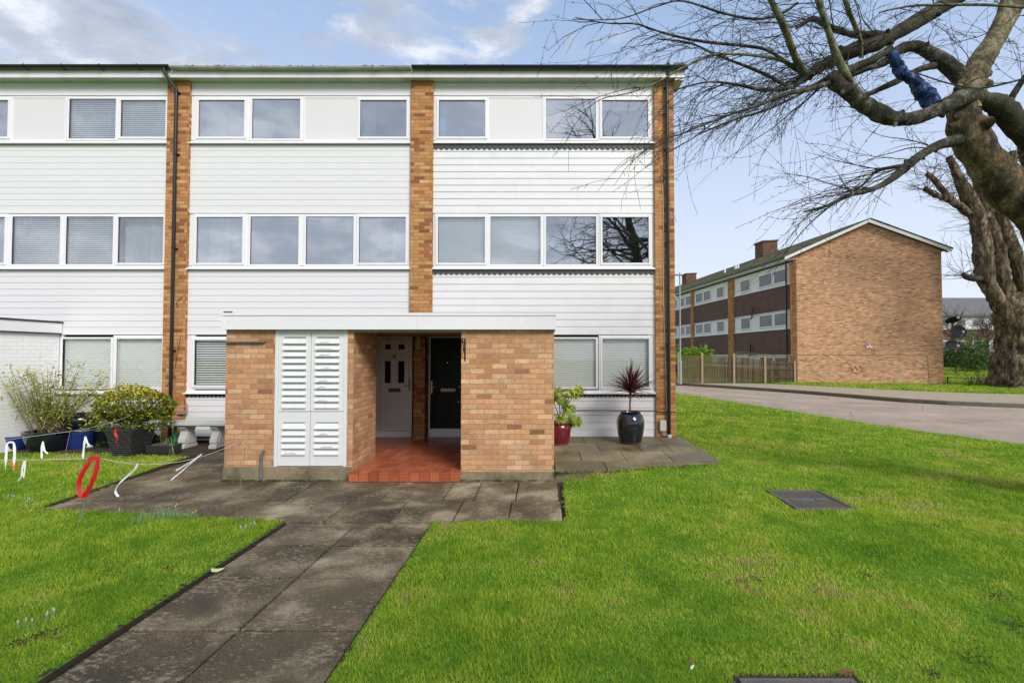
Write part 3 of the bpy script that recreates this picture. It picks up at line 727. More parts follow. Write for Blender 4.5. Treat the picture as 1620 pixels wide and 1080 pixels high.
def window(house, gx0, gx1, gz0, gz1, opening=False, fill=None, glass='glass', sash=.045):
    """glass rectangle gx0..gx1, gz0..gz1"""
    mb = MB(); w = sash
    if opening:
        mb.ring(gx0 - w - .035, gx1 + w + .035, gz0 - w - .035, gz1 + w + .03, .034, FY - .010, FY + .06)
        mb.ring(gx0 - w, gx1 + w, gz0 - w, gz1 + w, w, FY - .028, FY + .05)
    else:
        mb.ring(gx0 - w, gx1 + w, gz0 - .04, gz1 + .035, w, FY - .012, FY + .06, .035, .04)
    o = mb.build('window', M['upvc'], house, bevel=.004)
    if glass:
        g = MB(); g.box(gx0 - .004, gx1 + .004, FY + .004, FY + .018, gz0 - .004, gz1 + .004); g.build('pane', M[glass], o)
        s = MB(); s.ring(gx0 - .001, gx1 + .001, gz0 - .001, gz1 + .001, .006, FY - .006, FY + .003); s.build('gasket', M['black'], o)
    if fill:
        kind = fill[0]; f = MB()
        if kind == 'blind':
            slats(f, gx0 - .03, gx1 + .03, gz0 - .03, gz1 + .04, FY + .12, *fill[1:]); f.build('blind', M['blind'], o)
        elif kind == 'curtain':
            for a, b in fill[1]:
                wavy(f, gx0 + (gx1 - gx0) * a, gx0 + (gx1 - gx0) * b, gz0 - .05, gz1 + .05, FY + .16)
            f.build('curtain', M['curtain'], o)
        elif kind == 'roller':
            f.box(gx0 - .02, gx1 + .02, FY + .10, FY + .105, gz0 + (gz1 - gz0) * fill[1], gz1 + .04); f.build('blind', M['blind'], o)
    return o
def house_shell(h, x0, x1, px0, px1):
    """x0..x1 bay; room behind, floors, rear wall, roof"""
    mb = MB(); back_y = FY + 8.4
    mb.box(x0 - .2, x1 + .2, FY + 1.9, FY + 2.0, BASEZ, zz['top'])       # far side of the front rooms
    for z in (BASEZ, zz['s2'] - .35, zz['s1'] - .35, zz['top'] - .02): mb.box(x0 - .2, x1 + .2, FY + .06, FY + 1.9, z - .05, z)
    mb.box(x0 - .22, x0 - .14, FY + .06, FY + 1.9, BASEZ, zz['top']); mb.box(x1 + .14, x1 + .22, FY + .06, FY + 1.9, BASEZ, zz['top'])
    mb.build('room_wall', M['room'], h)
RY0 = FY - .22        # eave line
def roof_for(h, x0, x1):
    ze = P(860, 107, RY0).z + .0; yc = FY + 4.4; zr = ze + 1.15
    mb = MB(); mb.prism_x([(RY0 + .03, ze + .0), (yc, zr), (FY + 9.2, ze + .02), (FY + 9.2, ze - .03), (yc, zr - .1), (RY0 + .03, ze - .04)], x0, x1)
    return mb.build('roof', M['roof'], h)

bays = {}
def build_house(key, x0, x1, label, board_fn, pitch, bmat):
    h = empty('terraced_house', ((x0 + x1) / 2, FY, 0), 0, label, 'house', 'houses of the brick and white terrace')
    mb = MB()
    for a, b in ((zz['w1t'], zz['top']), (zz['s1'] + .0, zz['s1'])):
        pass
    board_fn(mb, x0, x1, zz['w1t'] + .03, zz['top'], .17)
    board_fn(mb, x0, x1, zz['h2'], zz['s1'] - .02, pitch)
    board_fn(mb, x0, x1, zz['w3t'] + .015, zz['s2'] - .02, pitch)
    board_fn(mb, x0, x1, BASEZ + .04, zz['s3'] - .01, pitch)
    mb.build('cladding', M[bmat], h)
    for z in (zz['w1t'] + .015, zz['w2t'] + .025, zz['w3t'] + .005):
        mb = MB(); mb.box(x0, x1, FY - .016, FY + .02, z - .008, z + .018); mb.build('trim', M['fascia'], h)
    house_shell(h, x0, x1, 0, 0)
    bays[key] = h
    return h
XL0, XL1 = FX(264) - 4.7, FX(264)
XM0, XM1 = FX(299), FX(650)
XR0, XR1 = FX(685), FX(1035.5)
XE = FX(1066)
hl = build_house('L', XL0, XL1, 'white clad terraced house at the left edge with blinds in its windows and black gutter', boards2, .135, 'board')
hm = build_house('M', XM0, XM1, 'middle terraced house with smooth white boarding and a pale lichened gutter', boards2, .135, 'board')
hr = build_house('R', XR0, XR1, 'end of terrace house with bold white weatherboards and dark scalloped trim under the sills', boards, .150, 'board_weathered')
def rowz(a, b): return FZ(b), FZ(a)
U = rowz(159.5, 217); UF = rowz(157, 219.5); Mi = rowz(344, 416); MF = rowz(343, 418)
def cols(l): return [(FX(a), FX(b)) for a, b in l]
# middle house
c = cols([(311, 384), (396, 472), (484, 559), (568, 642)])
window(hm, *c[0], *U, True, ('curtain', [(0.05, .45)])); window(hm, *c[1], *UF, False, None)
window(hm, *c[3], *U, True, ('curtain', [(0.0, .28)]))
window(hm, *c[0], *Mi, True, ('curtain', [(.2, .62)])); window(hm, *c[1], *MF); window(hm, *c[2], *MF)
window(hm, *c[3], *Mi, True, ('curtain', [(.68, 1.0)]))
def infill(h, x0, x1):
    mb = MB(); mb.box(x0 - .06, x1 + .06, FY - .004, FY + .04, UF[0] - .04, UF[1] + .035); o = mb.build('infill_panel', M['panel'], h)
    mb = MB(); mb.ring(x0 - .08, x1 + .08, UF[0] - .05, UF[1] + .05, .03, FY - .012, FY + .01); mb.build('frame', M['upvc'], o)
infill(hm, *c[2])
# right house
c = cols([(693, 767), (776, 855), (864, 943), (953, 1026)])
window(hr, *c[0], *U, True, ('curtain', [(0, .12)])); window(hr, *c[2], *UF, False, ('roller', .82)); window(hr, *c[3], *U, True, ('roller', .8))
infill(hr, *c[1])
for k in range(4): window(hr, *c[k], *(Mi if k in (0, 3) else MF), k in (0, 3), ('blind', .045, 1.2, .050) if k < 2 else ('blind', .05, .15, .02), 'glass_mid' if k < 2 else 'glass')
# left house
c = cols([(19, 94.5), (104.5, 178.5), (187, 259)])
infill(hl, *c[0]); window(hl, *c[1], *UF, False, ('blind', .045, .95, .04), 'glass_mid'); window(hl, *c[2], *U, True, ('blind', .045, 1.0, .042), 'glass_mid')
for k in range(3): window(hl, *c[k], *(Mi if k == 2 else MF), k == 2, ('blind', .045, .9, .040) if k < 2 else ('curtain', [(0, 1)]), 'glass_mid')
a = FX(-62), FX(12)
window(hl, a[0], FX(8), *Mi, True, ('blind', .045, .95, .04), 'glass_mid'); window(hl, a[0], FX(8), *U, True, ('blind', .045, .95, .04), 'glass_mid')
# ground floor windows
g3 = rowz(536, 612)
def FXg(px): return P(px, 575, FY).x
window(hl, FXg(99), FXg(175), *g3, False, ('blind', .042, 1.0, .0455), 'glass_low'); window(hl, FXg(185), FXg(257), *g3, True, ('blind', .042, 1.0, .0455), 'glass_low')
window(hm, FXg(308), FXg(366), *rowz(538, 609), True, ('blind', .05, .7, .042), 'glass_low')
window(hr, FXg(872), FXg(942.5), *g3, False, ('blind', .042, 1.0, .0455), 'glass_low'); window(hr, FXg(953), FXg(1026), *g3, True, ('blind', .042, 1.0, .0455), 'glass_low')
# sills
def sill(h, x0, x1, z):
    mb = MB(); mb.prism_x([(FY - .075, z), (FY - .075, z + .02), (FY - .01, z + .05), (FY + .03, z + .05), (FY + .03, z)], x0, x1)
    mb.box(x0, x1, FY - .011, FY + .05, z + .045, z + .075); return mb.build('sill', M['upvc'], h)
for h, a, b in ((hl, XL0, XL1 - .002), (hm, XM0 - .03, XM1 - .005), (hr, XR0, XR1 + .0)):
    for k in ('s1', 's2'): sill(h, a + .004, b, zz[k] - .01)
sill(hl, FXg(93), XL1 - .002, zz['s3'] - .01); sill(hm, XM0 - .04, FXg(440), zz['s3'] - .01); sill(hr, FXg(868), XR1, zz['s3'] - .01)
# wall between frames (white frame bands)
def filler(h, x0, x1, z0, z1, mat='upvc', name='frame_post'):
    mb = MB(); mb.box(x0, x1, FY + .002, FY + .05, z0, z1); return mb.build(name, M[mat], h)
for h, cs, x0, x1 in ((hm, [(311, 384), (396, 472), (484, 559), (568, 642)], XM0, XM1), (hr, [(693, 767), (776, 855), (864, 943), (953, 1026)], XR0, XR1), (hl, [(-62, 8), (19, 94.5), (104.5, 178.5), (187, 259)], XL0, XL1)):
    e = [x0] + [v for p in cols(cs) for v in p] + [x1]
    for za, zb in ((zz['w1b'], zz['w1t'] + .03), (zz['w2b'], zz['w2t'] + .03)):
        mb = MB()
        for i in range(0, len(e), 2): mb.box(e[i], e[i + 1], FY + .003, FY + .055, za, zb)
        mb.box(x0, x1, FY + .004, FY + .054, zb - .06, zb); mb.box(x0, x1, FY + .004, FY + .054, za, za + .03)
        mb.build('frame_post', M['upvc'], h)
filler(hl, XL0, FXg(99), zz['s3'], zz['w3t'] + .02, 'board', 'wall'); filler(hl, FXg(257), XL1, zz['s3'], zz['w3t'] + .02)
filler(hm, XM0, FXg(308), zz['s3'], zz['w3t'] + .02)
filler(hr, FXg(1026), XR1, zz['s3'], zz['w3t'] + .02)
mb = MB(); mb.box(FXg(375), FXg(597), FY + .003, FY + .05, BASEZ, zz['w3t'] + .02); mb.build('wall', M['brick_pier'], hm)
mb = MB(); mb.box(FXg(740), FXg(866), FY + .003, FY + .05, BASEZ, zz['w3t'] + .02); mb.build('wall', M['brick_pier'], hr)
# scalloped trims
for k, d in (('s1', .105), ('s2', .095)):
    mb = MB(); scallops(mb, XR0 + .005, XR1, zz[k] - .015, d, FY - .036, .115); mb.build('scalloped_trim', M['scallop'], hr)
mb = MB(); scallops(mb, FXg(866), XR1, zz['s3'] - .012, .062, FY - .036, .085); mb.build('scalloped_trim', M['black'], hr)
mb = MB(); scallops(mb, FXg(95), XL1, zz['s3'] - .012, .05, FY - .036, .085); mb.build('scalloped_trim', M['black'], hl)
mb = MB(); scallops(mb, XM0, FXg(430), zz['s3'] - .012, .062, FY - .036, .085); mb.build('scalloped_trim', M['black'], hm)
# brick piers
PY = FY - .07
ztop = FZ(124) + .02
mb = MB(); mb.box(XL1, XM0, PY, FY + .2, -.05, ztop); mb.build('brick_pier', M['brick_pier'], hl)
mb = MB(); mb.box(XM1, XR0, PY, FY + .2, 2.3, ztop); mb.build('brick_pier', M['brick_pier'], hm)
mb = MB(); mb.box(XR1, XE, PY, FY + 8.6, -.05, ztop); mb.build('end_wall', M['brick_pier'], hr)
mb = MB(); mb.box(XL0, XM0, FY + 8.3, FY + 8.5, -.05, ztop); mb.build('rear_wall', M['brick_pier'], hl)
mb = MB(); mb.box(XM0, XM1, FY + 8.3, FY + 8.5, -.05, ztop); mb.build('rear_wall', M['brick_pier'], hm)
mb = MB(); mb.box(XM1, XR1, FY + 8.3, FY + 8.5, -.05, ztop); mb.build('rear_wall', M['brick_pier'], hr)
for h, a, b in ((hl, XL0 - .4, XM0 - .3), (hm, XM0 - .3, XM1 + .07), (hr, XM1 + .07, XE + .22)): roof_for(h, a, b)
# fascia, soffit, gutters
zf0, zf1 = P(860, 122.5, RY0).z, P(860, 107, RY0).z
for h, a, b in ((hl, XL0, XM0 - .26), (hm, XM0 - .255, XM1 + .07), (hr, XM1 + .075, XE + .18)):
    mb = MB(); mb.box(a, b, RY0, RY0 + .02, zf0, zf1 + .03); mb.build('fascia', M['fascia'], h)
    mb = MB(); mb.box(a, b, RY0 + .02, FY + .02, zf0 + .012, zf0 + .03); mb.build('soffit', M['soffit'], h)
def gutter(h, a, b, mat, zoff=0, r=.058, sag=0):
    mb = MB(); n = 24; prof = [(RY0 - .062 + r * math.cos(t), r * math.sin(t)) for t in [math.pi + math.pi * k / 10 for k in range(11)]]
    inner = [(RY0 - .062 + (r - .008) * math.cos(t), (r - .008) * math.sin(t)) for t in [2 * math.pi - math.pi * k / 10 for k in range(11)]]
    pr = prof + inner; m = len(pr); zc = P(860, 106, RY0 - .06).z + zoff
    for i in range(n + 1):
        x = a + (b - a) * i / n; s = -sag * math.sin(math.pi * i / n)
        mb.v.extend([(x, y, zc + z + s) for y, z in pr])
    for i in range(n):
        for k in range(m): mb.f.append((i * m + k, i * m + (k + 1) % m, (i + 1) * m + (k + 1) % m, (i + 1) * m + k)); mb.t.append(.5)
    mb.f.append(tuple(range(m))); mb.t.append(.5); mb.f.append(tuple(n * m + k for k in reversed(range(m)))); mb.t.append(.5)
    o = mb.build('gutter', mat, h); smooth_by_angle(o, 50)
    k = 0; x = a + .35
    while x < b - .1:
        br = MB(); br.box(x - .014, x + .014, RY0 - .128, RY0 - .122, zc - .03, zc + .012); br.tube([(x, RY0 - .124, zc - .03), (x, RY0 - .09, zc - .066), (x, RY0 - .03, zc - .068), (x, RY0 + .002, zc - .05)], .009, 6)
        br.build('bracket', M['black'] if mat != M['gut_grey'] else mat, o); x += .78
    return o
gutter(hl, XL0, XM0 - .26, M['gut_black'], .02, .062)
gutter(hm, XM0 - .25, XM1 + .06, M['gut_grey'], .0, .055, .012)
gutter(hr, XM1 + .07, XE + .24, M['gut_black'], .01, .064)
# white end cap of the right eave and verge tile
mb = MB(); zc = zf0; mb.box(XE + .0, XE + .17, RY0 + .021, FY + .3, zf0 - .05, zf0 + .011); mb.build('box_end', M['soffit'], hr)
mb = MB(); mb.box(XE + .02, XE + .26, RY0 - .0, FY + 4, zf1 + .04, zf1 + .075); mb.box(XE - .02, XE + .22, RY0 + .02, RY0 + .3, zf1 + .076, zf1 + .12); mb.build('verge_tile', M['gut_black'], hr)
# lichen crust / dirt growing in the middle gutter
mb = MB(); zc = P(860, 106, RY0 - .06).z
for i in range(260):
    x = rnd.uniform(XM0 - .2, XM1); r = rnd.uniform(.008, .028); mb.tint = rnd.random()
    mb.lathe([(r, 0), (r * .9, r * .5), (r * .3, r * .9)], (x, RY0 - .062 + rnd.uniform(-.05, .05), zc - .004), 6)
mb.build('gutter_moss', M['gut_grey'], hm)

def downpipe(h, px_top, px_bot, zt, zb, dy=-.07, r=.034, swan=None):
    Yp = PY + dy; x = px_top; o = MB()
    pts = []
    if swan: pts += [(swan, RY0 - .06, zt + .42), (swan, RY0 - .06, zt + .34), (x, Yp, zt + .03), (x, Yp, zt)]
    else: pts += [(x, RY0 - .06, zt + .42), (x, RY0 - .06, zt + .34), (x, Yp, zt + .05), (x, Yp, zt)]
    pts += [(x, Yp, zt - .1), (x, Yp, (zt + zb) / 2), (x, Yp, zb)]
    o.tube(pts, r, 14); ob = o.build('downpipe', M['black'], h); smooth_by_angle(ob, 50)
    for z in (zt - .02, zb + (zt - zb) * .82, zb + (zt - zb) * .55, zb + (zt - zb) * .26):
        c = MB(); c.lathe([(r + .001, -.02), (r + .007, -.02), (r + .007, .02), (r + .001, .02)], (x, Yp, z), 14); c.box(x - .055, x + .055, Yp + .035, PY + .004, z - .012, z + .012); c.build('pipe_clip', M['black'], ob)
    return ob
downpipe(hl, P(278, 400, PY).x, 0, P(860, 147, PY).z, .02, swan=P(263, 110, RY0).x)
dpx = P(1055.5, 400, PY).x
downpipe(hr, dpx, 0, P(860, 140, PY).z, .17)
mb = MB(); mb.lathe([(.05, 0), (.05, .05), (.042, .06)], (dpx, PY - .07, .15), 14); mb.build('pipe_shoe', M['meter'], hr)
# cables up the right pier
mb = MB(); xa = P(1049, 400, PY).x
mb.tube([(xa - .02, PY - .008, P(0, 280, PY).z), (xa, PY - .012, P(0, 300, PY).z), (xa + .015, PY - .012, P(0, 380, PY).z), (xa, PY - .012, P(0, 470, PY).z), (xa + .02, PY - .012, P(0, 540, PY).z), (xa + .05, PY - .014, .9), (xa + .07, PY - .014, .5)], .007, 6)
mb.tube([(xa - .04, PY - .02, P(0, 482, PY).z), (xa - .01, PY - .03, P(0, 480, PY).z), (xa + .01, PY - .02, P(0, 490, PY).z)], .006, 6)
mb.build('cable', M['rubber_white'], hr)
mb = MB(); mb.tube([(XR0 + 3.0, FY - .03, .70), (XR1, FY - .03, .69), (XR1 + .02, PY - .02, .69), (XE + .02, PY - .02, .68)], .011, 8); mb.build('overflow_pipe', M['pipe_brown'], hr)
mb = MB(); mx0 = P(1043, 650, PY).x; mb.box(mx0, mx0 + .13, PY - .075, PY - .001, P(0, 681, PY).z, P(0, 664, PY).z)
o = mb.build('meter_box', M['meter'], hr, bevel=.008)
mb = MB()
for k in range(3): mb.tube([(mx0 + .03 + .03 * k, PY - .05, .27), (mx0 + .06 + .03 * k, PY - .06, .2 + .01 * k), (mx0 + .13 + .02 * k, PY - .05, .17)], .008, 6)
mb.build('cable', M['galv'], o)
# boiler flue-like brown patches / short pipes at left pier
mb = MB(); xq = P(285, 650, PY).x; mb.box(xq - .03, xq + .12, PY - .05, PY, .62, .70); mb.tube([(xq, PY - .03, .66), (xq + .16, PY - .03, .66), (xq + .16, PY - .03, .85)], .012, 6); mb.build('wall_pipe', M['pipe_brown'], hl)
mb = MB(); mb.tube([(P(283, 430, PY).x, PY - .01, P(0, 487, PY).z), (P(290, 0, PY).x, PY - .03, P(0, 478, PY).z), (P(297, 0, PY).x, PY - .01, P(0, 470, PY).z)], .006, 5)
mb.tube([(P(297, 0, PY).x, PY - .01, P(0, 530, PY).z), (P(287, 0, PY).x, PY - .012, P(0, 590, PY).z), (P(276, 0, PY).x, PY - .02, P(0, 612, PY).z)], .005, 5)
mb.build('cable', M['iron_black'], hl)

# ------------------------------------------------------------------ front doors
DY = FY
def dX(px): return P(px, 610, DY).x
def dZ(py): return P(640, py, DY).z
FLZ = .145
def door_white():
    x0, x1, z1 = dX(596.5), dX(653), dZ(529)
    mb = MB(); mb.ring(x0, x1, FLZ + .02, z1, .075, DY - .06, DY + .05, .09, .10); mb.box(x0 - .02, x1 + .02, DY - .10, DY - .02, FLZ, FLZ + .035)
    d = mb.build('door_frame', M['door_white'], hm, bevel=.004)
    lx0, lx1, lz0, lz1 = x0 + .085, x1 - .085, FLZ + .13, z1 - .10
    mb = MB(); mb.box(lx0, lx1, DY - .035, DY + .02, lz0, lz1); W = lx1 - lx0; H = lz1 - lz0
    def pan(a, b, c, e, inset=.018):
        xa, xb, za, zb = lx0 + W * a, lx0 + W * b, lz0 + H * c, lz0 + H * e
        mb.ring(xa, xb, za, zb, .016, DY - .047, DY - .030); mb.box(xa + .035, xb - .035, DY - .044, DY - .030, za + .035, zb - .035)
    pan(.09, .45, .10, .39); pan(.55, .92, .10, .39)
    for a, b in ((.09, .43), (.57, .92)):
        for c, e in ((.50, .78), (.87, .96)): mb.ring(lx0 + W * a, lx0 + W * b, lz0 + H * c, lz0 + H * e, .035, DY - .050, DY - .030)
    leaf = mb.build('door', M['door_white'], hm, bevel=.003)
    g = MB()
    for a, b in ((.14, .38), (.62, .87)):
        for c, e in ((.52, .76), (.885, .945)): g.box(lx0 + W * a + .01, lx0 + W * b - .01, DY - .040, DY - .034, lz0 + H * c, lz0 + H * e)
    g.build('pane', M['glass_dark'], leaf)
    g = MB(); g.box(lx0 + W * .29, lx0 + W * .72, DY - .050, DY - .034, lz0 + H * .42, lz0 + H * .46); g.build('letterbox', M['iron'], leaf, bevel=.003)
    g = MB(); kx, kz = lx0 + W * .5, lz0 + H * .81; g.lathe([(.004, 0), (.02, .012), (.02, .03), (.006, .05)], (kx, DY - .05, kz), 10)
    g.tube([(kx + .03 * math.sin(t), DY - .055, kz - .015 - .03 * math.cos(t)) for t in [k * math.pi / 6 for k in range(13)]], .006, 6); g.build('knocker', M['iron_black'], leaf)
    g = MB(); hx = lx1 + .035; g.box(hx - .012, hx + .012, DY - .075, DY - .058, lz0 + H * .44, lz0 + H * .56); g.tube([(hx, DY - .08, lz0 + H * .49), (hx - .02, DY - .11, lz0 + H * .49), (hx - .11, DY - .11, lz0 + H * .49)], .009, 8); g.build('handle', M['brass'], leaf, bevel=.002)
door_white()
def door_black():
    x0, x1, z1 = dX(674), dX(742), dZ(529)
    mb = MB(); mb.ring(x0, x1, FLZ + .02, z1, .10, DY - .06, DY + .05, .07, .15); mb.box(x0 - .0, x1 + .02, DY - .10, DY - .02, FLZ, FLZ + .035)
    mb.build('door_frame', M['door_white'], hr, bevel=.004)
    lx0, lx1, lz0, lz1 = x0 + .105, x1 - .105, FLZ + .175, z1 - .075
    mb = MB(); mb.box(lx0, lx1, DY - .035, DY + .02, lz0, lz1); W = lx1 - lx0; H = lz1 - lz0
    for a, b in ((.10, .46), (.54, .90)):
        mb.ring(lx0 + W * a, lx0 + W * b, lz0 + H * .06, lz0 + H * .40, .02, DY - .045, DY - .030)
        mb.ring(lx0 + W * a, lx0 + W * b, lz0 + H * .55, lz0 + H * .93, .02, DY - .045, DY - .030)
    leaf = mb.build('door', M['door_black'], hr, bevel=.003)
    g = MB(); g.box(dX(698), dX(721), DY - .052, DY - .034, dZ(619), dZ(614)); g.build('letterbox', M['lamp_head2'], leaf, bevel=.003)
    g = MB(); kx, kz = dX(709), dZ(574); g.lathe([(.01, -.012), (.034, 0), (.034, .012), (.01, .03), (.004, .055)], (kx, DY - .05, kz), 10)
    g.tube([(kx - .04, DY - .055, kz - .01), (kx - .02, DY - .06, kz - .055), (kx, DY - .06, kz - .075), (kx + .02, DY - .06, kz - .055), (kx + .04, DY - .055, kz - .01)], .007, 6); g.build('knocker', M['chrome'], leaf)
    g = MB(); hx = dX(684); g.box(hx - .014, hx + .014, DY - .075, DY - .058, dZ(622), dZ(602)); g.tube([(hx, DY - .08, dZ(611)), (hx + .01, DY - .11, dZ(611)), (hx + .08, DY - .11, dZ(612))], .010, 8); g.build('handle', M['chrome'], leaf, bevel=.002)
    g = MB()
    for py in (611, 635): g.lathe([(.012, -.028), (.03, -.02), (.034, 0), (.03, .02), (.012, .028)], (dX(727), DY - .07, dZ(py)), 12); g.box(dX(727) - .008, dX(727) + .008, DY - .07, DY - .03, dZ(py) - .008, dZ(py) + .008)
    ob = g.build('knob', M['chrome'], leaf, smooth=True)
door_black()

# ------------------------------------------------------------------ porch
QY = 7.5
def qX(px): return P(px, 630, QY).x
def qZ(py): return P(640, py, QY).z
porch = empty('porch', ((qX(354) + qX(878)) / 2, QY + 1.5, 0), 0, 'flat roofed brick porch with white fascia, louvred cupboard and red tiled entrance', 'porch')
xl, xa, xb, xc, xd, xe = qX(356.5), qX(434), qX(549), qX(558.5), qX(729.5), qX(876.5)
zt = qZ(522)
CUPY = QY + 1.02
zp = qZ(738)
mb = MB(); mb.box(xl, xa, QY, QY + .11, zp, zt); mb.box(xl, xl + .11, QY + .11, FY - .02, zp - .02, zt); mb.build('brick_wall', M['brick'], porch)
mb = MB(); mb.box(xb + .021, xc, QY + .001, CUPY, .0, zt); mb.box(xb, xb + .02, QY + .001, CUPY, zp, zt); mb.box(xl + .11, xb, CUPY - .11, CUPY, zp - .02, zt); mb.build('brick_wall', M['brick'], porch)
mb = MB(); mb.box(xd, xe, QY, CUPY + .1, qZ(745.5), zt); mb.box(xe - .11, xe, CUPY + .1, FY - .02, .1, zt); mb.build('brick_wall', M['brick'], porch)
mb = MB(); mb.box(xl - .012, xc - .002, QY - .022, QY, -.05, zp - .001); mb.box(xl - .012, xb + .01, QY, QY + .13, -.05, zp - .001); mb.box(xl - .012, xl + .1, QY + .13, FY - .1, -.05, zp - .021); mb.build('plinth', M['concrete'], porch, bevel=.006)
mb = MB(); mb.box(xd, xe + .008, QY - .018, CUPY, -.05, qZ(745.5) - .001); mb.build('plinth', M['concrete'], porch, bevel=.006)
# step & tiled floor
zs = .142
mb = MB(); mb.box(xc - .01, xd - .003, QY - .10, FY - .03, -.04, zs - .006); st = mb.build('step', M['grout'], porch)
mb = MB(); tx0, tx1 = qX(557), qX(730.5) - .003; n = 11; w = (tx1 - tx0) / n
for i in range(n):
    mb.tint = rnd.random(); mb.box(tx0 + i * w + .003, tx0 + (i + 1) * w - .003, QY - .118, QY - .10, .008, zs - .022)
    mb.tint = rnd.random(); mb.box(tx0 + i * w + .003, tx0 + (i + 1) * w - .003, QY - .122, QY + .03, zs - .019, zs)
    y = QY + .035
    while y < FY - .06:
        mb.tint = rnd.random(); xx0, xx1 = tx0 + i * w + .003, tx0 + (i + 1) * w - .003
        if y < CUPY or True: mb.box(xx0, xx1, y, min(y + .146, FY - .04), zs - .01, zs + rnd.uniform(-.001, .001))
        y += .152
y = CUPY + .02
while y < FY - .06:
    mb.tint = rnd.random(); mb.box(tx0 - .6, tx0 - .003, y, y + .146, zs - .01, zs); y += .152
mb.build('tile', M['tile'], st, bevel=.0025)
mb = MB(); mb.box(xb - .8, xc - .012, CUPY + .001, FY - .03, -.04, zs - .008); mb.build('floor_slab', M['grout'], porch)
# roof
rz0, rz1 = qZ(522) - .0, qZ(496)
mb = MB(); rx0, rx1 = qX(354) - .0, qX(879.5); FYq = QY - .09
seams = [rx0, qX(562), qX(657), rx1]
mb.box(rx0, qX(663) - .004, FYq, FYq + .02, rz0 + .004, rz1); mb.box(qX(663), rx1, FYq, FYq + .02, rz0 + .004, rz1)
mb.box(qX(662.2), qX(665.8), FYq - .004, FYq - .0005, rz0 + .006, rz1 - .002)
mb.box(rx0, rx0 + .02, FYq + .02, FY - .01, rz0 + .004, rz1); mb.box(rx1 - .02, rx1, FYq + .02, FY - .01, rz0 + .004, rz1)
mb.box(rx0 - .004, rx0 + .05, FYq - .005, FYq - .0005, rz0 - .0, rz1 + .004)
mb.box(rx0, rx1, FYq - .012, FYq - .001, rz1 - .035, rz1 + .004)
for px in range(366, 876, 78): x = qX(px); mb.lathe([(.008, -.004), (.008, .004)], (x, FYq - .002, (rz0 + rz1) / 2), 8)
mb.build('fascia', M['upvc'], porch, bevel=.002)
mb = MB(); mb.box(rx0 + .02, rx1 - .02, FYq + .02, FY - .02, rz0 + .03, rz1 - .02); mb.build('roof', M['roof'], porch)
mb = MB(); mb.box(rx0 + .021, rx1 - .021, FYq + .021, FY - .021, rz0 + .012, rz0 + .029); mb.build('soffit', M['wood_soffit'], porch)
mb = MB(); mb.box(xc, xd, QY + .002, QY + .10, rz0 - .035, rz0 + .012); mb.box(xc - .5, xd + .1, FY - .16, FY - .07, dZ(529), dZ(529) + .06); mb.build('beam', M['wood_soffit'], porch)
mb = MB(); 
for k in range(5): mb.lathe([(.02, 0), (.018, .015), (.006, .025)], (rx0 + .03 + .025 * k, FYq + .03, rz1 + .003), 8)
mb.build('moss', M['soil'], porch)
# divider pier between the doors
mb = MB(); py0 = 10.2; mb.box(P(654.5, 600, py0).x, P(672, 600, py0).x, py0, FY - .061, zs, zt); mb.build('brick_pier', M['brick_pier'], porch)
# louvred cupboard doors
def lz(y): return qZ(y)
fx0, fx1 = xa, xb
mb = MB(); mb.box(fx0 + .0, fx0 + .05, QY + .004, QY + .07, lz(738) + .001, zt); mb.box(fx1 - .055, fx1, QY + .004, QY + .07, lz(738) + .001, zt); mb.box(fx0 + .05, fx1 - .055, QY + .004, QY + .07, zt - .03, zt)
mb.build('door_frame', M['shutter'], porch, bevel=.003)
mid = qX(490.5)
def louvre_door(x0, x1, z0, z1, n, zs0, zs1, worn):
    fr = MB(); w = .075; fr.box(x0, x0 + w, QY + .012, QY + .05, z0, z1); fr.box(x1 - w, x1, QY + .012, QY + .05, z0, z1)
    fr.box(x0 + w, x1 - w, QY + .012, QY + .05, zs1, z1); fr.box(x0 + w, x1 - w, QY + .012, QY + .05, z0, zs0)
    d = fr.build('louvre_door', M['shutter'], porch, bevel=.003)
    p = (zs1 - zs0) / n; sl = MB()
    for i in range(n):
        z = zs0 + i * p
        sl.prism_x([(QY - .012, z - .004), (QY - .012, z + .010), (QY + .042, z + p * .93), (QY + .052, z + p * .85), (QY, z - .004)], x0 + w - .012, x1 - w + .012)
    sl.build('louvre_slat', M['shutter'], d)
    bk = MB(); bk.box(x0 + w, x1 - w, QY + .055, QY + .06, zs0, zs1); bk.build('backing', M['black'], d)
    if worn:
        wv = MB()
        for i in worn:
            z = zs0 + i * p + rnd.uniform(.003, .012); xs = x0 + w + rnd.uniform(.0, .12); L = rnd.uniform(.12, .24); m = 12
            up = [(xs + L * k / m, z + .008 + rnd.uniform(.002, .012) * math.sin(math.pi * k / m)) for k in range(m + 1)]
            def ys(zv): return QY - .012 + (zv - (zs0 + i * p + .010)) * (.054 / (p * .93 - .010)) - .0012 if zv > zs0 + i * p + .010 else QY - .0132
            top = [(a, ys(b), b) for a, b in up]; bot = [(a, QY - .0132, zs0 + i * p + .004 + rnd.uniform(0, .004)) for a, b in up]
            b0 = len(wv.v); wv.v += top + bot
            for k in range(m): wv.f.append((b0 + k, b0 + k + 1, b0 + m + 2 + k, b0 + m + 1 + k)); wv.t.append(.5)
        wv.build('flaked_patch', M['bare_wood'], d)
    return d
g = .004
louvre_door(fx0 + .052, mid - g, lz(651) + g, zt - .033, 11, lz(645), lz(533), [])
louvre_door(mid + g, fx1 - .058, lz(651) + g, zt - .033, 11, lz(645), lz(533), [1, 3, 4, 6, 8, 9, 10])
louvre_door(fx0 + .052, mid - g, lz(737), lz(651) - g, 5, lz(719), lz(668), [0])
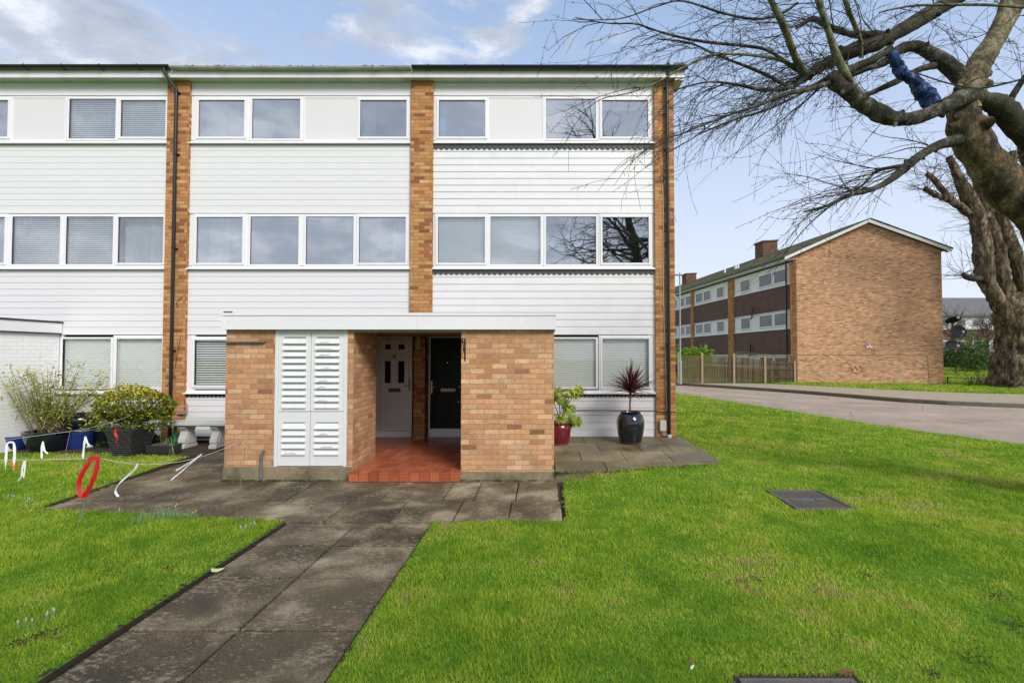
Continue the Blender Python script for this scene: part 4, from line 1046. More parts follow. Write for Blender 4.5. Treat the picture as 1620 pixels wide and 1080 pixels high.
louvre_door(mid + g, fx1 - .058, lz(737), lz(651) - g, 5, lz(719), lz(668), [1, 3])
# pipes on the porch
mb = MB(); pz = qZ(541.5); mb.tube([(qX(349), QY - .03, pz + .003), (qX(380), QY - .035, pz), (qX(416), QY - .035, pz + .003), (qX(418.5), QY - .02, pz + .008), (qX(419), QY + .01, pz + .008)], .016, 10)
mb.build('wall_pipe', M['iron'], porch, smooth=True)
mb = MB(); vx = qX(417.5); mb.tube([(vx, QY - .05, .02), (vx, QY - .05, .36), (vx + .003, QY - .045, .41), (vx + .012, QY - .02, .43), (vx + .012, QY + .01, .43)], .021, 10)
mb.build('vent_pipe', M['iron'], porch, smooth=True)
# wall lamp between the doors
lp = empty('wall_lamp', (P(662.5, 540, 10.12).x, 10.12, P(662, 549, 10.12).z), 0, 'cylindrical frosted wall lamp on the brick pier between the two front doors', 'lamp')
mb = MB(); mb.lathe([(.055, .0), (.055, .23), (.052, .235)], (0, -.03, .03), 20); mb.build('lamp_shade', M['lamp_glass'], lp, world=False, smooth=True)
mb = MB(); mb.lathe([(.04, -.045), (.058, -.04), (.058, .0), (.05, .028)], (0, -.03, 0), 20); mb.lathe([(.059, 0), (.06, .02), (.04, .03)], (0, -.03, .262), 20); mb.build('lamp_base', M['meter'], lp, world=False)
mb = MB(); mb.box(-.03, .03, .02, .08, .03, .25); mb.build('bracket', M['black'], lp, world=False)
# iron bracket on right pier
bx, bz = qX(735.5), qZ(553)
br = empty('hanging_bracket', (bx, QY, bz), 0, 'black scrolled iron hanging bracket on the brick pier right of the black door', 'bracket')
mb = MB(); mb.box(-.010, .010, -.012, 0, -.17, .17); mb.build('back_plate', M['iron_black'], br, world=False, bevel=.003)
mb = MB(); mb.tube([(0, -.01, .15), (-.004, -.10, .16), (-.008, -.20, .155), (-.01, -.25, .14), (-.01, -.26, .11), (-.01, -.24, .10), (-.01, -.225, .115)], .007, 6)
mb.tube([(0, -.01, -.12), (-.003, -.06, -.05), (-.006, -.12, .03), (-.008, -.18, .11), (-.008, -.2, .15)], .006, 6)
for c0, r_ in (((-.004, -.07, .08), .04), ((-.003, -.05, .0), .03)):
    mb.tube([(c0[0] - .012 * math.sin(t / 2), c0[1] + r_ * (1 - t / 12) * math.cos(t), c0[2] + r_ * (1 - t / 12) * math.sin(t)) for t in [k * .5 for k in range(18)]], .005, 5)
mb.build('scroll_arm', M['iron_black'], br, world=False)

# neighbour's white porch (far left)
px0 = -10.2
npx = empty('porch', (px0 - 2, 9, 0), 0, 'white painted brick porch of the neighbouring house at the left edge, black edged flat roof', 'porch')
mb = MB(); mb.box(px0 - 2.2, px0, 7.5, FY - .02, -.05, 2.30); mb.build('brick_wall', M['brick_white'], npx)
mb = MB(); mb.box(px0 - 2.3, px0 + .06, 7.4, FY - .025, 2.31, 2.52); mb.build('fascia', M['upvc'], npx, bevel=.004)
mb = MB(); mb.box(px0 - 2.32, px0 + .08, 7.38, FY - .024, 2.525, 2.555); mb.box(px0 - .1, px0 + .05, 7.4, FY - .026, 2.285, 2.308); mb.build('roof_edge', M['gut_black'], npx)

# ------------------------------------------------------------------ block of flats across the road
B0 = Vector((15.57, 31.5)); bdir = Vector((-.12, 1)).normalized(); adir = (Vector((23.3, 29.3)) - B0); GW = adir.length; adir.normalize()
rotB = math.atan2(adir.y, adir.x)
ca, sa = math.cos(-rotB), math.sin(-rotB)
bl = Vector((bdir.x * ca - bdir.y * sa, bdir.x * sa + bdir.y * ca))     # facade direction in local frame
fl = empty('block_of_flats', (B0.x, B0.y, 0), rotB, 'three storey brick block across the road with brown tile bands and plain gable end', 'building')
LEN = 34.0; ZE = 8.05; ZR = 9.93
def Lb(s, t=0, z=0): return (t + bl.x * s, bl.y * s, z)
def quadbox(mb, s0, s1, t0, t1, z0, z1):
    p = [Lb(s0, t0), Lb(s1, t0), Lb(s1, t1), Lb(s0, t1)]
    mb.add([(a[0], a[1], z0) for a in p] + [(a[0], a[1], z1) for a in p], [(0, 1, 2, 3), (7, 6, 5, 4), (4, 5, 1, 0), (5, 6, 2, 1), (6, 7, 3, 2), (7, 4, 0, 3)])
mb = MB()
g = [(0, .0), (GW, .0), (GW, ZE + .02), (GW / 2 + .25, ZR - .06), (0, ZE - .02)]
mb.add([(t, 0, z) for t, z in g] + [(t, .25, z) for t, z in g], [(0, 1, 2, 3, 4), (9, 8, 7, 6, 5), (0, 5, 6, 1), (1, 6, 7, 2), (4, 3, 8, 9), (3, 2, 7, 8), (0, 4, 9, 5)])
mb.build('gable_wall', M['brick_far'], fl, world=False)
mb = MB(); quadbox(mb, .25, LEN, GW - .3, GW, 0, ZE - .05); quadbox(mb, LEN - .3, LEN, .2, GW - .3, 0, ZE - .05); mb.build('rear_wall', M['brick_far'], fl, world=False)
def S(px, t=0):   # distance along the facade of an image column
    k = (px - CX) / FPX; o = B0 + adir * t
    return (o.x - k * o.y) / (k * bdir.y - bdir.x)
bands_white = [(6.32, 7.70), (3.50, 4.72), (.9, 1.86)]; bands_brown = [(4.72, 6.32), (1.86, 3.50)]
mb = MB()
for a, b in bands_white: quadbox(mb, .1, LEN - .3, .10, .22, a + .001, b - .001)
mb.build('white_band', M['far_white'], fl, world=False)
mb = MB()
for a, b in bands_brown: quadbox(mb, .1, LEN - .3, .06, .2, a, b)
mb.build('hung_tiles', M['tilehang'], fl, world=False)
mb = MB()
for a, b in bands_brown: quadbox(mb, .1, LEN - .3, .0, .10, b - .02, b + .03); quadbox(mb, .1, LEN - .3, .02, .10, a - .04, a - .005)
mb.build('trim', M['fascia'], fl, world=False)
pil = [(S(1161), S(1153.3)), (S(1097.5), S(1094)), (21.6, 22.0), (28.8, 29.2)]
mb = MB(); quadbox(mb, 0, .12, -.02, .3, 0, ZE - .15); mb.build('brick_pier', M['brick_pier'], fl, world=False)
for a, b in pil:
    mb = MB(); quadbox(mb, a, b, -.06, .3, 0, ZE - .15); mb.build('brick_pier', M['brick_pier'], fl, world=False)
wins = [(S(1187), S(1171)), (S(1245.6), S(1223.5)), (S(1222), S(1200)), (S(1145.5), S(1133.3)), (S(1124.5), S(1112.6)), (S(1111.8), S(1100)), (S(1093), S(1084)), (S(1083), S(1075)), (S(1071), S(1066)), (23.5, 25.2), (26.0, 27.6), (30.5, 33)]
for i, (a, b) in enumerate(wins):
    for za, zb in ((6.50, 7.42), (3.70, 4.62), (1.0, 1.72)):
        mb = MB(); w = .08
        for (s0, s1, z0_, z1_) in ((a, a + w, za, zb), (b - w, b, za, zb), (a + w, b - w, zb - w, zb), (a + w, b - w, za, za + w)): quadbox(mb, s0, s1, .03, .10, z0_, z1_)
        o = mb.build('window', M['upvc'], fl, world=False)
        q = MB(); quadbox(q, a + .02, b - .02, .075, .09, za + .02, zb - .02); q.build('pane', M['glass_far'], o, world=False)
        q = MB()
        if rnd.random() < .35:
            f0 = rnd.uniform(0, .5); quadbox(q, a + (b - a) * f0, b - .03, .0935, .0965, za + .03, zb - .03); q.build('curtain', M['curtain'], o, world=False)
# roof
mb = MB(); ov = .28; th = .10
def rline(s):
    return [Lb(s, -.38, ZE - .10), Lb(s, GW / 2 + .25, ZR + .05), Lb(s, GW + .38, ZE - .10), Lb(s, GW + .38, ZE + .0), Lb(s, GW / 2 + .25, ZR + .17), Lb(s, -.38, ZE + .0)]
A, Bq = rline(-ov), rline(LEN + ov)
mb.add(A + Bq, [(0, 1, 4, 5), (1, 2, 3, 4), (6, 11, 10, 7), (7, 10, 9, 8), (5, 4, 10, 11), (4, 3, 9, 10), (0, 6, 7, 1), (1, 7, 8, 2), (0, 5, 11, 6), (2, 8, 9, 3)])
rf = mb.build('roof', M['roof_moss'], fl, world=False)
mb = MB()
for (t0, z0_), (t1, z1_) in (((-.40, ZE - .13), (GW / 2 + .25, ZR + .02)), ((GW / 2 + .25, ZR + .02), (GW + .40, ZE - .13))):
    y0, y1 = -ov - .03, -ov - .003
    mb.add([(t0, y0, z0_ - .13), (t1, y0, z1_ - .13), (t1, y0, z1_ + .05), (t0, y0, z0_ + .05), (t0, y1, z0_ - .13), (t1, y1, z1_ - .13), (t1, y1, z1_ + .05), (t0, y1, z0_ + .05)], [(0, 1, 2, 3), (7, 6, 5, 4), (3, 2, 6, 7), (4, 5, 1, 0), (0, 3, 7, 4), (1, 5, 6, 2)])
mb.build('bargeboard', M['board'], fl, world=False)
mb = MB()
for (t0, z0_), (t1, z1_) in (((-.30, ZE - .24), (GW / 2 + .25, ZR - .09)), ((GW / 2 + .25, ZR - .09), (GW + .30, ZE - .24))):
    mb.add([(t0, -ov - .003, z0_), (t1, -ov - .003, z1_), (t1, .0, z1_), (t0, .0, z0_)], [(0, 1, 2, 3)])
mb.build('soffit', M['roof'], fl, world=False)
mb = MB(); quadbox(mb, -ov, LEN, -.34, -.32, ZE - .24, ZE - .08); quadbox(mb, -ov, LEN, -.32, .2, ZE - .24, ZE - .22); mb.build('fascia', M['fascia'], fl, world=False)
mb = MB(); quadbox(mb, -ov, LEN, -.44, -.345, ZE - .14, ZE - .06); mb.build('gutter', M['black'], fl, world=False)
for sp, wdt, top in ((S(1209.5, GW / 2), 1.5, 11.15), (S(1088, GW / 2), 1.5, 11.0)):
    mb = MB(); quadbox(mb, sp - .6, sp + .6, GW / 2 - .35, GW / 2 + .75, ZR - .8, top - .12); quadbox(mb, sp - .66, sp + .66, GW / 2 - .41, GW / 2 + .81, top - .12, top)
    ch = mb.build('chimney', M['brick_red'], rf, world=False)
    mb = MB()
for k in range(3):
    s_ = 15 + 1.6 * k; a = Lb(s_, 1.5, ZE + .75)
mb = MB(); 
for px, h_ in ((1148, .35), (1169, .4), (1165, .4)):
    s_ = S(px, 1.6); a = Lb(s_, 1.6, ZE + .8); mb.tube([a, (a[0], a[1], a[2] + h_)], .09, 8)
mb.build('roof_vent', M['fascia'], rf, world=False)
mb = MB(); p0 = Lb(.35, -.1, .1); mb.tube([(p0[0], p0[1], .1), (p0[0], p0[1], ZE - .2)], .05, 8)
for px, za, zb in ((1193, 5.05, 4.4), (1190, 2.45, 1.75)):
    s_ = S(px); a = Lb(s_, -.12); mb.tube([(a[0] + .1, a[1], za + .12), (a[0], a[1], za + .12), (a[0], a[1], zb + .1), (a[0] - .12, a[1] - .15, zb)], .05, 8)
mb.build('downpipe', M['black'], fl, world=False)
# marks on the gable: faint graffiti, vent, course lines
def onG(px, py, off=-.012):   # image point on the gable plane -> local coordinates
    k = (px - CX) / FPX; n = Vector((-adir.y, adir.x)); 
    t = (k * B0.y - B0.x) / (adir.x - k * adir.y); q = B0 + adir * t
    return (t, off, P(px, py, q.y).z)
mb = MB()
for pts in ([(1345, 580), (1349, 586), (1353, 579), (1356, 586)], [(1357, 583), (1361, 578), (1364, 586)], [(1346, 588), (1355, 590), (1366, 587)], [(1359, 580), (1366, 581)]):
    mb.tube([onG(a, b, -.001) for a, b in pts], .035, 4)
mb.build('graffiti_mark', M['graffiti'], fl, world=False)
mb = MB(); a = onG(1416.5, 602); mb.box(a[0] - .1, a[0] + .1, -.03, 0, a[2] - .11, a[2] + .11); mb.build('vent', M['tan_wood'], fl, world=False)
mb = MB(); a = onG(1467, 561); b = onG(1469, 607); mb.tube([(a[0] - 8.0 + .4, -.012, a[2] - .0), (a[0] - .1, -.012, a[2]), (a[0], -.012, a[2] - .08), (b[0], -.012, b[2])], .012, 5)
mb.build('cable', M['pipe_brown'], fl, world=False)
# gable sign
sg_p = onG(1375.5, 547, -.02); wpt = Vector((B0.x + sg_p[0] * math.cos(rotB), B0.y + sg_p[0] * math.sin(rotB), sg_p[2]))
sg = empty('sign', wpt, rotB, 'small pink and white sign with red marks high on the brick gable wall', 'sign')
mb = MB(); mb.box(-.19, .19, -.03, -.012, -.15, .15); mb.build('plate', M['sign_pink'], sg, world=False)
mb = MB(); mb.ring(-.19, .19, -.15, .15, .018, -.034, -.031); mb.prism_y([(-.15, .02), (-.05, .02), (-.05, .12), (-.15, .12)], -.034, -.031); mb.prism_y([(.05, .04), (.15, .02), (.15, .12), (.07, .12)], -.034, -.031); mb.prism_y([(-.03, -.12), (.04, -.12), (.01, -.06)], -.034, -.031); mb.build('print', M['sign_red'], sg, world=False)

# ------------------------------------------------------------------ fence, lamp post
fr = empty('fence', (12.5, 30.7, 0), 0, 'weathered wooden picket fence with trellis top left of the brick gable', 'fence')
f0 = Vector((15.45, 31.0)); f1 = Vector((8.2, 30.8)); fd = (f1 - f0); FLn = fd.length; fd.normalize()
mb = MB(); s = 0; FB = .18
while s < FLn:
    p = f0 + fd * s; k = s / FLn; h = 1.20 + .42 * min(1, k * 1.6); mb.tint = min(1, rnd.random() * .7 + .35 * (k > .6))
    mb.box(p.x - .037, p.x + .037, p.y - .012, p.y + .012, FB, FB + h + rnd.uniform(-.015, .015)); s += .103
mb.build('panel', M['fence'], fr)
mb = MB(); mb.tint = .2
for z in (.25, .75, 1.1): mb.box(f1.x, f0.x - .1, f0.y + .03 - .1, f0.y + .06, FB + z, FB + z + .09)
mb.build('rail', M['fence'], fr)
for s in (.0, 1.85, 3.78, 5.75, 7.2):
    mb = MB(); p = f0 + fd * s; h = 1.28 + .42 * min(1, s / FLn * 1.6); mb.box(p.x - .06, p.x + .06, p.y - .09, p.y + .03, FB - .1, FB + h + .12 * (s > 0)); mb.build('post', M['fence_post'], fr)
mb = MB()
for k in range(0, 26):
    p = f0 + fd * (k * .15); b_ = FB + 1.22 + .42 * min(1, k * .15 / FLn * 1.6); mb.box(p.x - .012, p.x + .012, p.y - .01, p.y + .01, b_, b_ + .32)
for z in (1.30, 1.42, 1.54): 
    a = f0; b = f0 + fd * 3.8; mb.tube([(a.x, a.y, FB + z), (b.x, b.y, FB + z + .36)], .014, 4)
mb.build('trellis', M['fence'], fr)
lx = P(1076.5, 600, 30.2).x
lmp = empty('street_lamp', (lx, 30.2, .1), 0, 'tall slim grey street lamp post beside the fence, past the corner of the terrace', 'lamp post')
ht = P(1075, 436, 30.2).z - .1
mb = MB(); mb.tube([(0, 0, 0), (0, 0, 1.35), (0, 0, 1.4), (0, 0, ht)], [.10, .10, .055, .04], 12); mb.build('pole', M['galv'], lmp, world=False)
mb = MB(); mb.box(-.42, .10, -.09, .09, ht, ht + .09); mb.build('lamp_head', M['lamp_head'], lmp, world=False, bevel=.02)
mb = MB(); mb.tube([(.0, 0, ht + .09), (0, 0, ht + .2)], .03, 8); mb.build('photocell', M['lamp_head'], lmp, world=False)
# low rail behind the verge
mb = MB(); a = P(1490, 598.5, 30); b = P(1640, 600, 30); za = .62
for i in range(7):
    x = 24.0 + i * 1.4; mb.tube([(x, 29.9, .05), (x, 29.9, .56)], .03, 6)
mb.tube([(23.6, 29.9, .50), (33, 29.9, .44)], .022, 6); tag(mb.build('rail', M['iron_black'], at=(24, 29.9, 0)), 'low thin dark metal rail on the grass between the gable and the big tree', 'railing')

# satellite dishes on the gable building's far corner
def dish(px, py, Y, r, tilt, sq, label):
    p = P(px, py, Y); o = empty('satellite_dish', p, 0, label, 'satellite dish', 'satellite dishes beside the gable')
    mb = MB(); rings = []
    for k in range(6):
        rr = r * k / 5; rings.append((max(rr, .001), .12 * (rr / r) ** 2))
    M3 = Matrix.Rotation(R(90 + tilt), 3, 'X')
    tmp = MB(); tmp.lathe([(a, b) for a, b in rings] + [(r, .12 + .015)] + [(a, b + .015) for a, b in reversed(rings)], n=28, sq=sq)
    tmp.v = [tuple(M3 @ Vector(v)) for v in tmp.v]; tmp.build('reflector', M['dish'], o, world=False, smooth=True)
    mb.tube([M3 @ Vector((0, -r * sq * .9, .12)), M3 @ Vector((0, -r * .5, .38)), M3 @ Vector((0, 0, .42))], .014, 6); mb.box(-.05, .05, -.5, -.4, -.06, .06); mb.build('feed_arm', M['fascia'], o, world=False)
    mb = MB(); mb.tube([(0, .05, 0), (-.3, .3, -.1), (-1.0, .7, -.1)], .025, 6); mb.build('mount', M['galv'], o, world=False)
dish(1506, 503, 31.2, .42, 60, .95, 'uppermost dark satellite dish beside the gable corner, seen edge on')
dish(1514, 525, 30.6, .50, -12, .85, 'middle and largest dark satellite dish beside the gable corner')
dish(1506, 547, 31.2, .48, -20, .75, 'lowest dark satellite dish beside the gable corner')

# ------------------------------------------------------------------ trees
def catmull(pts, rad, sub=6):
    out, ro = [], []
    n = len(pts)
    for i in range(n - 1):
        p0, p1, p2, p3 = pts[max(i - 1, 0)], pts[i], pts[i + 1], pts[min(i + 2, n - 1)]
        for k in range(sub):
            t = k / sub
            out.append(.5 * ((2 * p1) + (-p0 + p2) * t + (2 * p0 - 5 * p1 + 4 * p2 - p3) * t * t + (-p0 + 3 * p1 - 3 * p2 + p3) * t ** 3)); ro.append(rad[i] + (rad[i + 1] - rad[i]) * t)
    out.append(pts[-1]); ro.append(rad[-1])
    ro = [q * (1 + .07 * math.sin(i * .33 + pts[0].x * 7)) for i, q in enumerate(ro)]; return out, ro
def rough_tube(mb, pts, rad, n=12, knob=.08, seed=0):
    """tube with lumpy radius"""
    b0 = len(mb.v); mb.tube(pts, rad, n)
    m = len(pts); so = Vector((seed * 3.7, seed * 1.3, 0))
    for i in range(m):
        for k in range(n):
            idx = b0 + i * n + k; v = Vector(mb.v[idx]); c = Vector(pts[i]); w = v / max(rad[i], .02); s = 1 + knob * (1.5 * mnoise.noise(w * .5 + so) + .8 * mnoise.noise(w * 2.1 + so))
            mb.v[idx] = tuple(c + (v - c) * s)
def grow(mb, p, d, L, r, depth, rg, droop=.25, n=4, spurs=True, store=None):
    """recursive twig"""
    seg = max(4, int(L / .09)); pts = [p.copy()]; rad = [r]; d = d.normalized(); q = p.copy()
    bend = Vector((rg.uniform(-1, 1), rg.uniform(-1, 1), rg.uniform(-1, 1))) * .75
    for i in range(seg):
        t = (i + 1) / seg
        d = (d + bend / seg + Vector((0, 0, -droop / seg)) + Vector((rg.gauss(0, .075), rg.gauss(0, .075), rg.gauss(0, .075)))).normalized()
        q = q + d * (L / seg); pts.append(q.copy()); rad.append(max(r * (1 - .75 * t), .0019))
    mb.tube(pts, rad, n if depth > 0 else 3, cap=False)
    if depth > 0:
        k = rg.randint(3, 6)
        for j in range(k):
            i = rg.randint(1, seg - 1); dd = (pts[i + 1] - pts[i]).normalized()
            ax = Vector((rg.gauss(0, 1), rg.gauss(0, 1), rg.gauss(0, 1))).normalized()
            nd = Matrix.Rotation(R(rg.uniform(20, 65)), 3, ax) @ dd
            grow(mb, pts[i], nd, L * rg.uniform(.35, .65), rad[i] * .65, depth - 1, rg, droop * .7, n, spurs)
    if spurs:
        for j in range(int(L / .16)):
            i = rg.randint(1, seg - 1); dd = (pts[i + 1] - pts[i]).normalized()
            ax = Vector((rg.gauss(0, 1), rg.gauss(0, 1), rg.gauss(0, 1))).normalized(); nd = Matrix.Rotation(R(60), 3, ax) @ dd
            mb.tube([pts[i], pts[i] + nd * rg.uniform(.015, .05)], [.003, .002], 3, cap=False)

TY = 6.0
tree = empty('bare_tree', (6.9, 6.3, 0), 0, 'near leafless tree leaning in from the right with one blue stained limb', 'tree')
def LP(lst):   # (px,py,Y,rpx)
    pts = [P(a, b, y) for a, b, y, r in lst]; rad = [r * y / FPX for a, b, y, r in lst]; return pts, rad
limbs = {}
def limb(key, lst, mat, n=12, knob=.07, name='limb', label=None, sub=6):
    pts, rad = LP(lst); pts, rad = catmull(pts, rad, sub); mb = MB(); rough_tube(mb, pts, rad, n, knob, len(limbs) * 3)
    o = mb.build(name, M[mat], tree, smooth=True)
    if label: o['label'] = label
    limbs[key] = (pts, rad); return o
# trunk from the ground off to the right
tp, tr = LP([(1665, 372, 6.1, 33), (1625, 330, 6.0, 28), (1594, 298, 6.0, 28), (1567, 266, 6.0, 27), (1546, 236, 6.0, 27), (1530, 205, 6.0, 25), (1524, 175, 6.0, 22), (1530, 148, 6.0, 19)])
tp = [Vector((7.15, 6.3, -.1)), Vector((7.05, 6.3, .5)), Vector((6.9, 6.25, 1.4)), Vector((6.6, 6.2, 2.3))] + tp; tr = [.45, .36, .32, .29] + tr
pts, rad = catmull(tp, tr, 7); mb = MB(); rough_tube(mb, pts, rad, 28, .07, 2); mb.build('trunk', M['bark_near'], tree, smooth=True); limbs['trunk'] = (pts, rad)
limb('up', [(1531, 175, 6.0, 20), (1535, 140, 6.0, 19), (1548, 105, 6.05, 17), (1572, 65, 6.1, 16), (1593, 25, 6.15, 16), (1612, -25, 6.2, 15), (1640, -90, 6.3, 13)], 'bark_tan', 14)
limb('U', [(1548, 150, 5.95, 14), (1512, 160, 5.8, 12), (1470, 179, 5.7, 10), (1432, 189, 5.6, 11), (1400, 183, 5.6, 12), (1368, 165, 5.6, 12), (1340, 145, 5.6, 12), (1318, 126, 5.6, 12), (1311, 118, 5.6, 8)], 'bark_limb', 14, .13)
limb('arch', [(1532, 135, 6.05, 14), (1505, 108, 6.1, 12), (1478, 88, 6.15, 10), (1450, 74, 6.15, 9), (1425, 78, 6.15, 8), (1400, 98, 6.2, 6), (1370, 110, 6.2, 4), (1330, 128, 6.3, 3)], 'bark_limb', 12)
limb('archlow', [(1482, 103, 6.15, 6), (1455, 110, 6.1, 5), (1420, 128, 6.0, 5), (1390, 142, 6.0, 4), (1365, 153, 6.0, 4)], 'bark_limb', 10)
limb('blue', [(1478, 168, 5.75, 13), (1462, 148, 5.8, 12), (1445, 127, 5.8, 10), (1428, 116, 5.8, 9), (1418, 100, 5.85, 8), (1412, 84, 5.9, 7)], 'bark_blue', 12, .16, 'limb', 'limb stained bright blue')
limb('dark', [(1640, -70, 6.6, 14), (1560, -30, 6.5, 12), (1500, 5, 6.4, 11), (1460, 28, 6.3, 11), (1420, 52, 6.2, 11), (1385, 70, 6.2, 12), (1345, 82, 6.2, 11), (1305, 102, 6.2, 9), (1280, 118, 6.2, 8), (1258, 133, 6.2, 5)], 'bark_dark', 12, .10)
limb('dark2', [(1408, 78, 5.95, 7), (1380, 95, 5.9, 6), (1350, 108, 5.9, 6), (1330, 118, 5.8, 7), (1318, 125, 5.7, 8)], 'bark_dark', 10, .12)
limb('right', [(1540, 158, 5.95, 13), (1570, 162, 5.9, 14), (1592, 178, 5.9, 17), (1625, 215, 5.9, 19), (1660, 240, 5.9, 18)], 'bark_dark', 12, .12)
limb('right2', [(1592, 170, 5.9, 6), (1603, 150, 5.85, 5), (1622, 122, 5.8, 5), (1650, 90, 5.8, 4)], 'bark_limb', 8)
limb('low', [(1540, 218, 6.0, 10), (1515, 222, 5.95, 9), (1490, 228, 5.8, 7.5), (1465, 240, 5.7, 7), (1440, 258, 5.6, 7), (1425, 272, 5.6, 6), (1400, 290, 5.5, 5), (1372, 302, 5.4, 4), (1345, 308, 5.3, 3.5), (1310, 325, 5.2, 2.6), (1272, 335, 5.1, 1.6)], 'bark_limb', 10, .08)
limb('low2', [(1432, 262, 5.6, 4), (1410, 265, 5.7, 3), (1385, 272, 5.8, 2.6), (1362, 295, 5.8, 2), (1335, 305, 5.9, 1.5)], 'bark_limb', 6)
limb('g1', [(1205, -40, 5.4, 5), (1222, 5, 5.5, 5), (1240, 42, 5.6, 5.5), (1252, 75, 5.7, 6), (1262, 98, 5.9, 6), (1275, 118, 6.1, 5)], 'bark_green', 8)
limb('g2', [(1280, -40, 5.3, 4), (1296, 5, 5.3, 5), (1312, 55, 5.4, 5), (1325, 92, 5.5, 6), (1345, 130, 5.6, 6), (1372, 165, 5.6, 7)], 'bark_green', 8)
limb('g3', [(1325, -40, 5.6, 3), (1338, 5, 5.6, 3.5), (1352, 40, 5.8, 3.5), (1361, 65, 6.0, 3.2), (1362, 92, 6.1, 3)], 'bark_green', 8)
limb('t1', [(1283, 125, 6.2, 3.5), (1262, 112, 6.1, 3), (1245, 100, 6.0, 3), (1215, 80, 5.9, 2.8), (1180, 73, 5.8, 2.4), (1120, 67, 5.7, 2.2), (1070, 58, 5.6, 1.8), (1030, 46, 5.5, 1.5), (1005, 38, 5.4, 1.3), (960, 37, 5.3, 1), (910, 28, 5.2, .7)], 'bark_limb', 6, .03)
limb('t2', [(1290, 118, 6.2, 3), (1265, 108, 6.0, 2.5), (1225, 93, 5.8, 2.4), (1170, 86, 5.6, 2.2), (1125, 88, 5.5, 2), (1085, 105, 5.4, 1.8), (1040, 130, 5.3, 1.4), (1000, 146, 5.2, 1), (955, 155, 5.1, .7)], 'bark_green', 6, .03)
limb('t3', [(1262, 132, 6.1, 4), (1250, 138, 6.0, 3), (1215, 120, 5.9, 2.5), (1180, 105, 5.8, 2.2), (1140, 90, 5.7, 1.8), (1090, 68, 5.6, 1.4), (1040, 62, 5.4, 1)], 'bark_limb', 6, .03)
limb('t4', [(1275, 125, 6.1, 4), (1245, 140, 5.9, 3.5), (1205, 142, 5.8, 3), (1170, 135, 5.7, 2.3), (1120, 130, 5.5, 1.6), (1060, 145, 5.4, 1)], 'bark_limb', 6, .03)
limb('t5', [(1316, 130, 5.6, 5), (1285, 140, 5.5, 4), (1240, 150, 5.4, 3), (1205, 165, 5.3, 2.6), (1165, 178, 5.2, 2), (1120, 195, 5.1, 1.5), (1070, 215, 5.0, 1)], 'bark_limb', 6, .03)
limb('t6', [(1340, 108, 5.9, 4), (1300, 128, 5.8, 3), (1260, 152, 5.7, 2.5), (1210, 175, 5.6, 2), (1160, 190, 5.5, 1.6), (1100, 215, 5.4, 1)], 'bark_limb', 6, .03)
limb('t7', [(1262, 5, 5.9, 2), (1230, 25, 5.9, 2), (1190, 30, 5.8, 2), (1140, 20, 5.7, 1.8), (1080, 2, 5.6, 1.5), (1040, 10, 5.5, 1.2), (980, 30, 5.4, .8), (905, 31, 5.3, .6)], 'bark_limb', 6, .03)
limb('t8', [(1620, 12, 5.2, 2.5), (1560, 8, 5.2, 2.2), (1500, 8, 5.3, 2), (1440, 10, 5.4, 1.6), (1390, 20, 5.5, 1.2)], 'bark_green', 6, .03)
limb('t9', [(1638, 118, 5.2, 1.6), (1600, 130, 5.2, 1.5), (1550, 139, 5.2, 1.4), (1500, 132, 5.3, 1.2), (1440, 112, 5.4, 1)], 'bark_limb', 6, .03)
limb('t10', [(1410, 60, 6.2, 7), (1385, 55, 6.2, 6), (1350, 55, 6.2, 5), (1310, 42, 6.2, 5), (1285, 30, 6.2, 4), (1260, 45, 6.1, 2)], 'bark_dark', 8, .1)
rg = random.Random(21)
mb = MB()
def spray(key, count, L, r, base, depth=1, droop=.25, lo=.2, hi=1.0, spread=.5):
    pts, rad = limbs[key]; n = len(pts)
    for k in range(int(count * .88)):
        i = min(n - 2, int(n * rg.uniform(lo, hi))); t = (pts[i + 1] - pts[i]).normalized()
        d = (Vector(base) + t * .35 + Vector((rg.gauss(0, spread), rg.gauss(0, spread * .9), rg.gauss(0, spread * .6)))).normalized()
        grow(mb, pts[i], d, L * rg.uniform(.5, 1.45), r * 1.25 * rg.uniform(.7, 1.2), depth, rg, droop)
W = (-1, -.1, -.35)
spray('dark', 24, 1.3, .007, (-1, 0, -.2), 2, .3, .35); spray('dark2', 7, 1.1, .006, (-1, 0, -.4), 1, .2)
spray('t10', 16, .9, .006, (-.8, 0, .25), 1, .1, .3)
for k, c_ in (('t1', 18), ('t2', 16), ('t3', 15), ('t4', 16), ('t5', 18), ('t6', 18), ('t7', 14)): spray(k, c_, .8, .0045, (-1, -.05, -.25), 1, .3, .08, .98, .62)
spray('g1', 15, .9, .005, (-.9, 0, .25), 1, .2, .1); spray('g2', 12, .9, .005, (-.8, 0, .3), 1, .2, .0); spray('g3', 8, .7, .004, (-.6, 0, .3), 1, .2)
spray('U', 16, .55, .0045, (-.4, 0, -.2), 1, .1, .15, 1, .8); spray('arch', 12, .6, .004, (-.2, 0, .4), 1, 0, .1, 1, .9)
spray('blue', 6, .4, .004, (-.3, 0, .3), 1, 0, .1, 1, .9)
spray('low', 24, .95, .0055, (-1, -.05, -.15), 1, .25, .25, .98, .5); spray('low2', 10, .9, .005, (-1, 0, .05), 1, .25, .3, 1, .3)
spray('up', 20, .9, .005, (-.2, 0, .4), 1, .1, .2, 1, .9); spray('right2', 8, .6, .004, (-.1, 0, .6), 1, 0, .2); spray('t8', 8, .6, .004, (-.6, 0, -.6), 1, .1); spray('t9', 6, .5, .003, (-.5, 0, .3), 1, 0)
spray('dark', 10, .9, .006, (-.3, 0, 1.0), 1, 0, .2, .9)
o = mb.build('twigs', M['twig'], tree); o['kind'] = 'stuff'
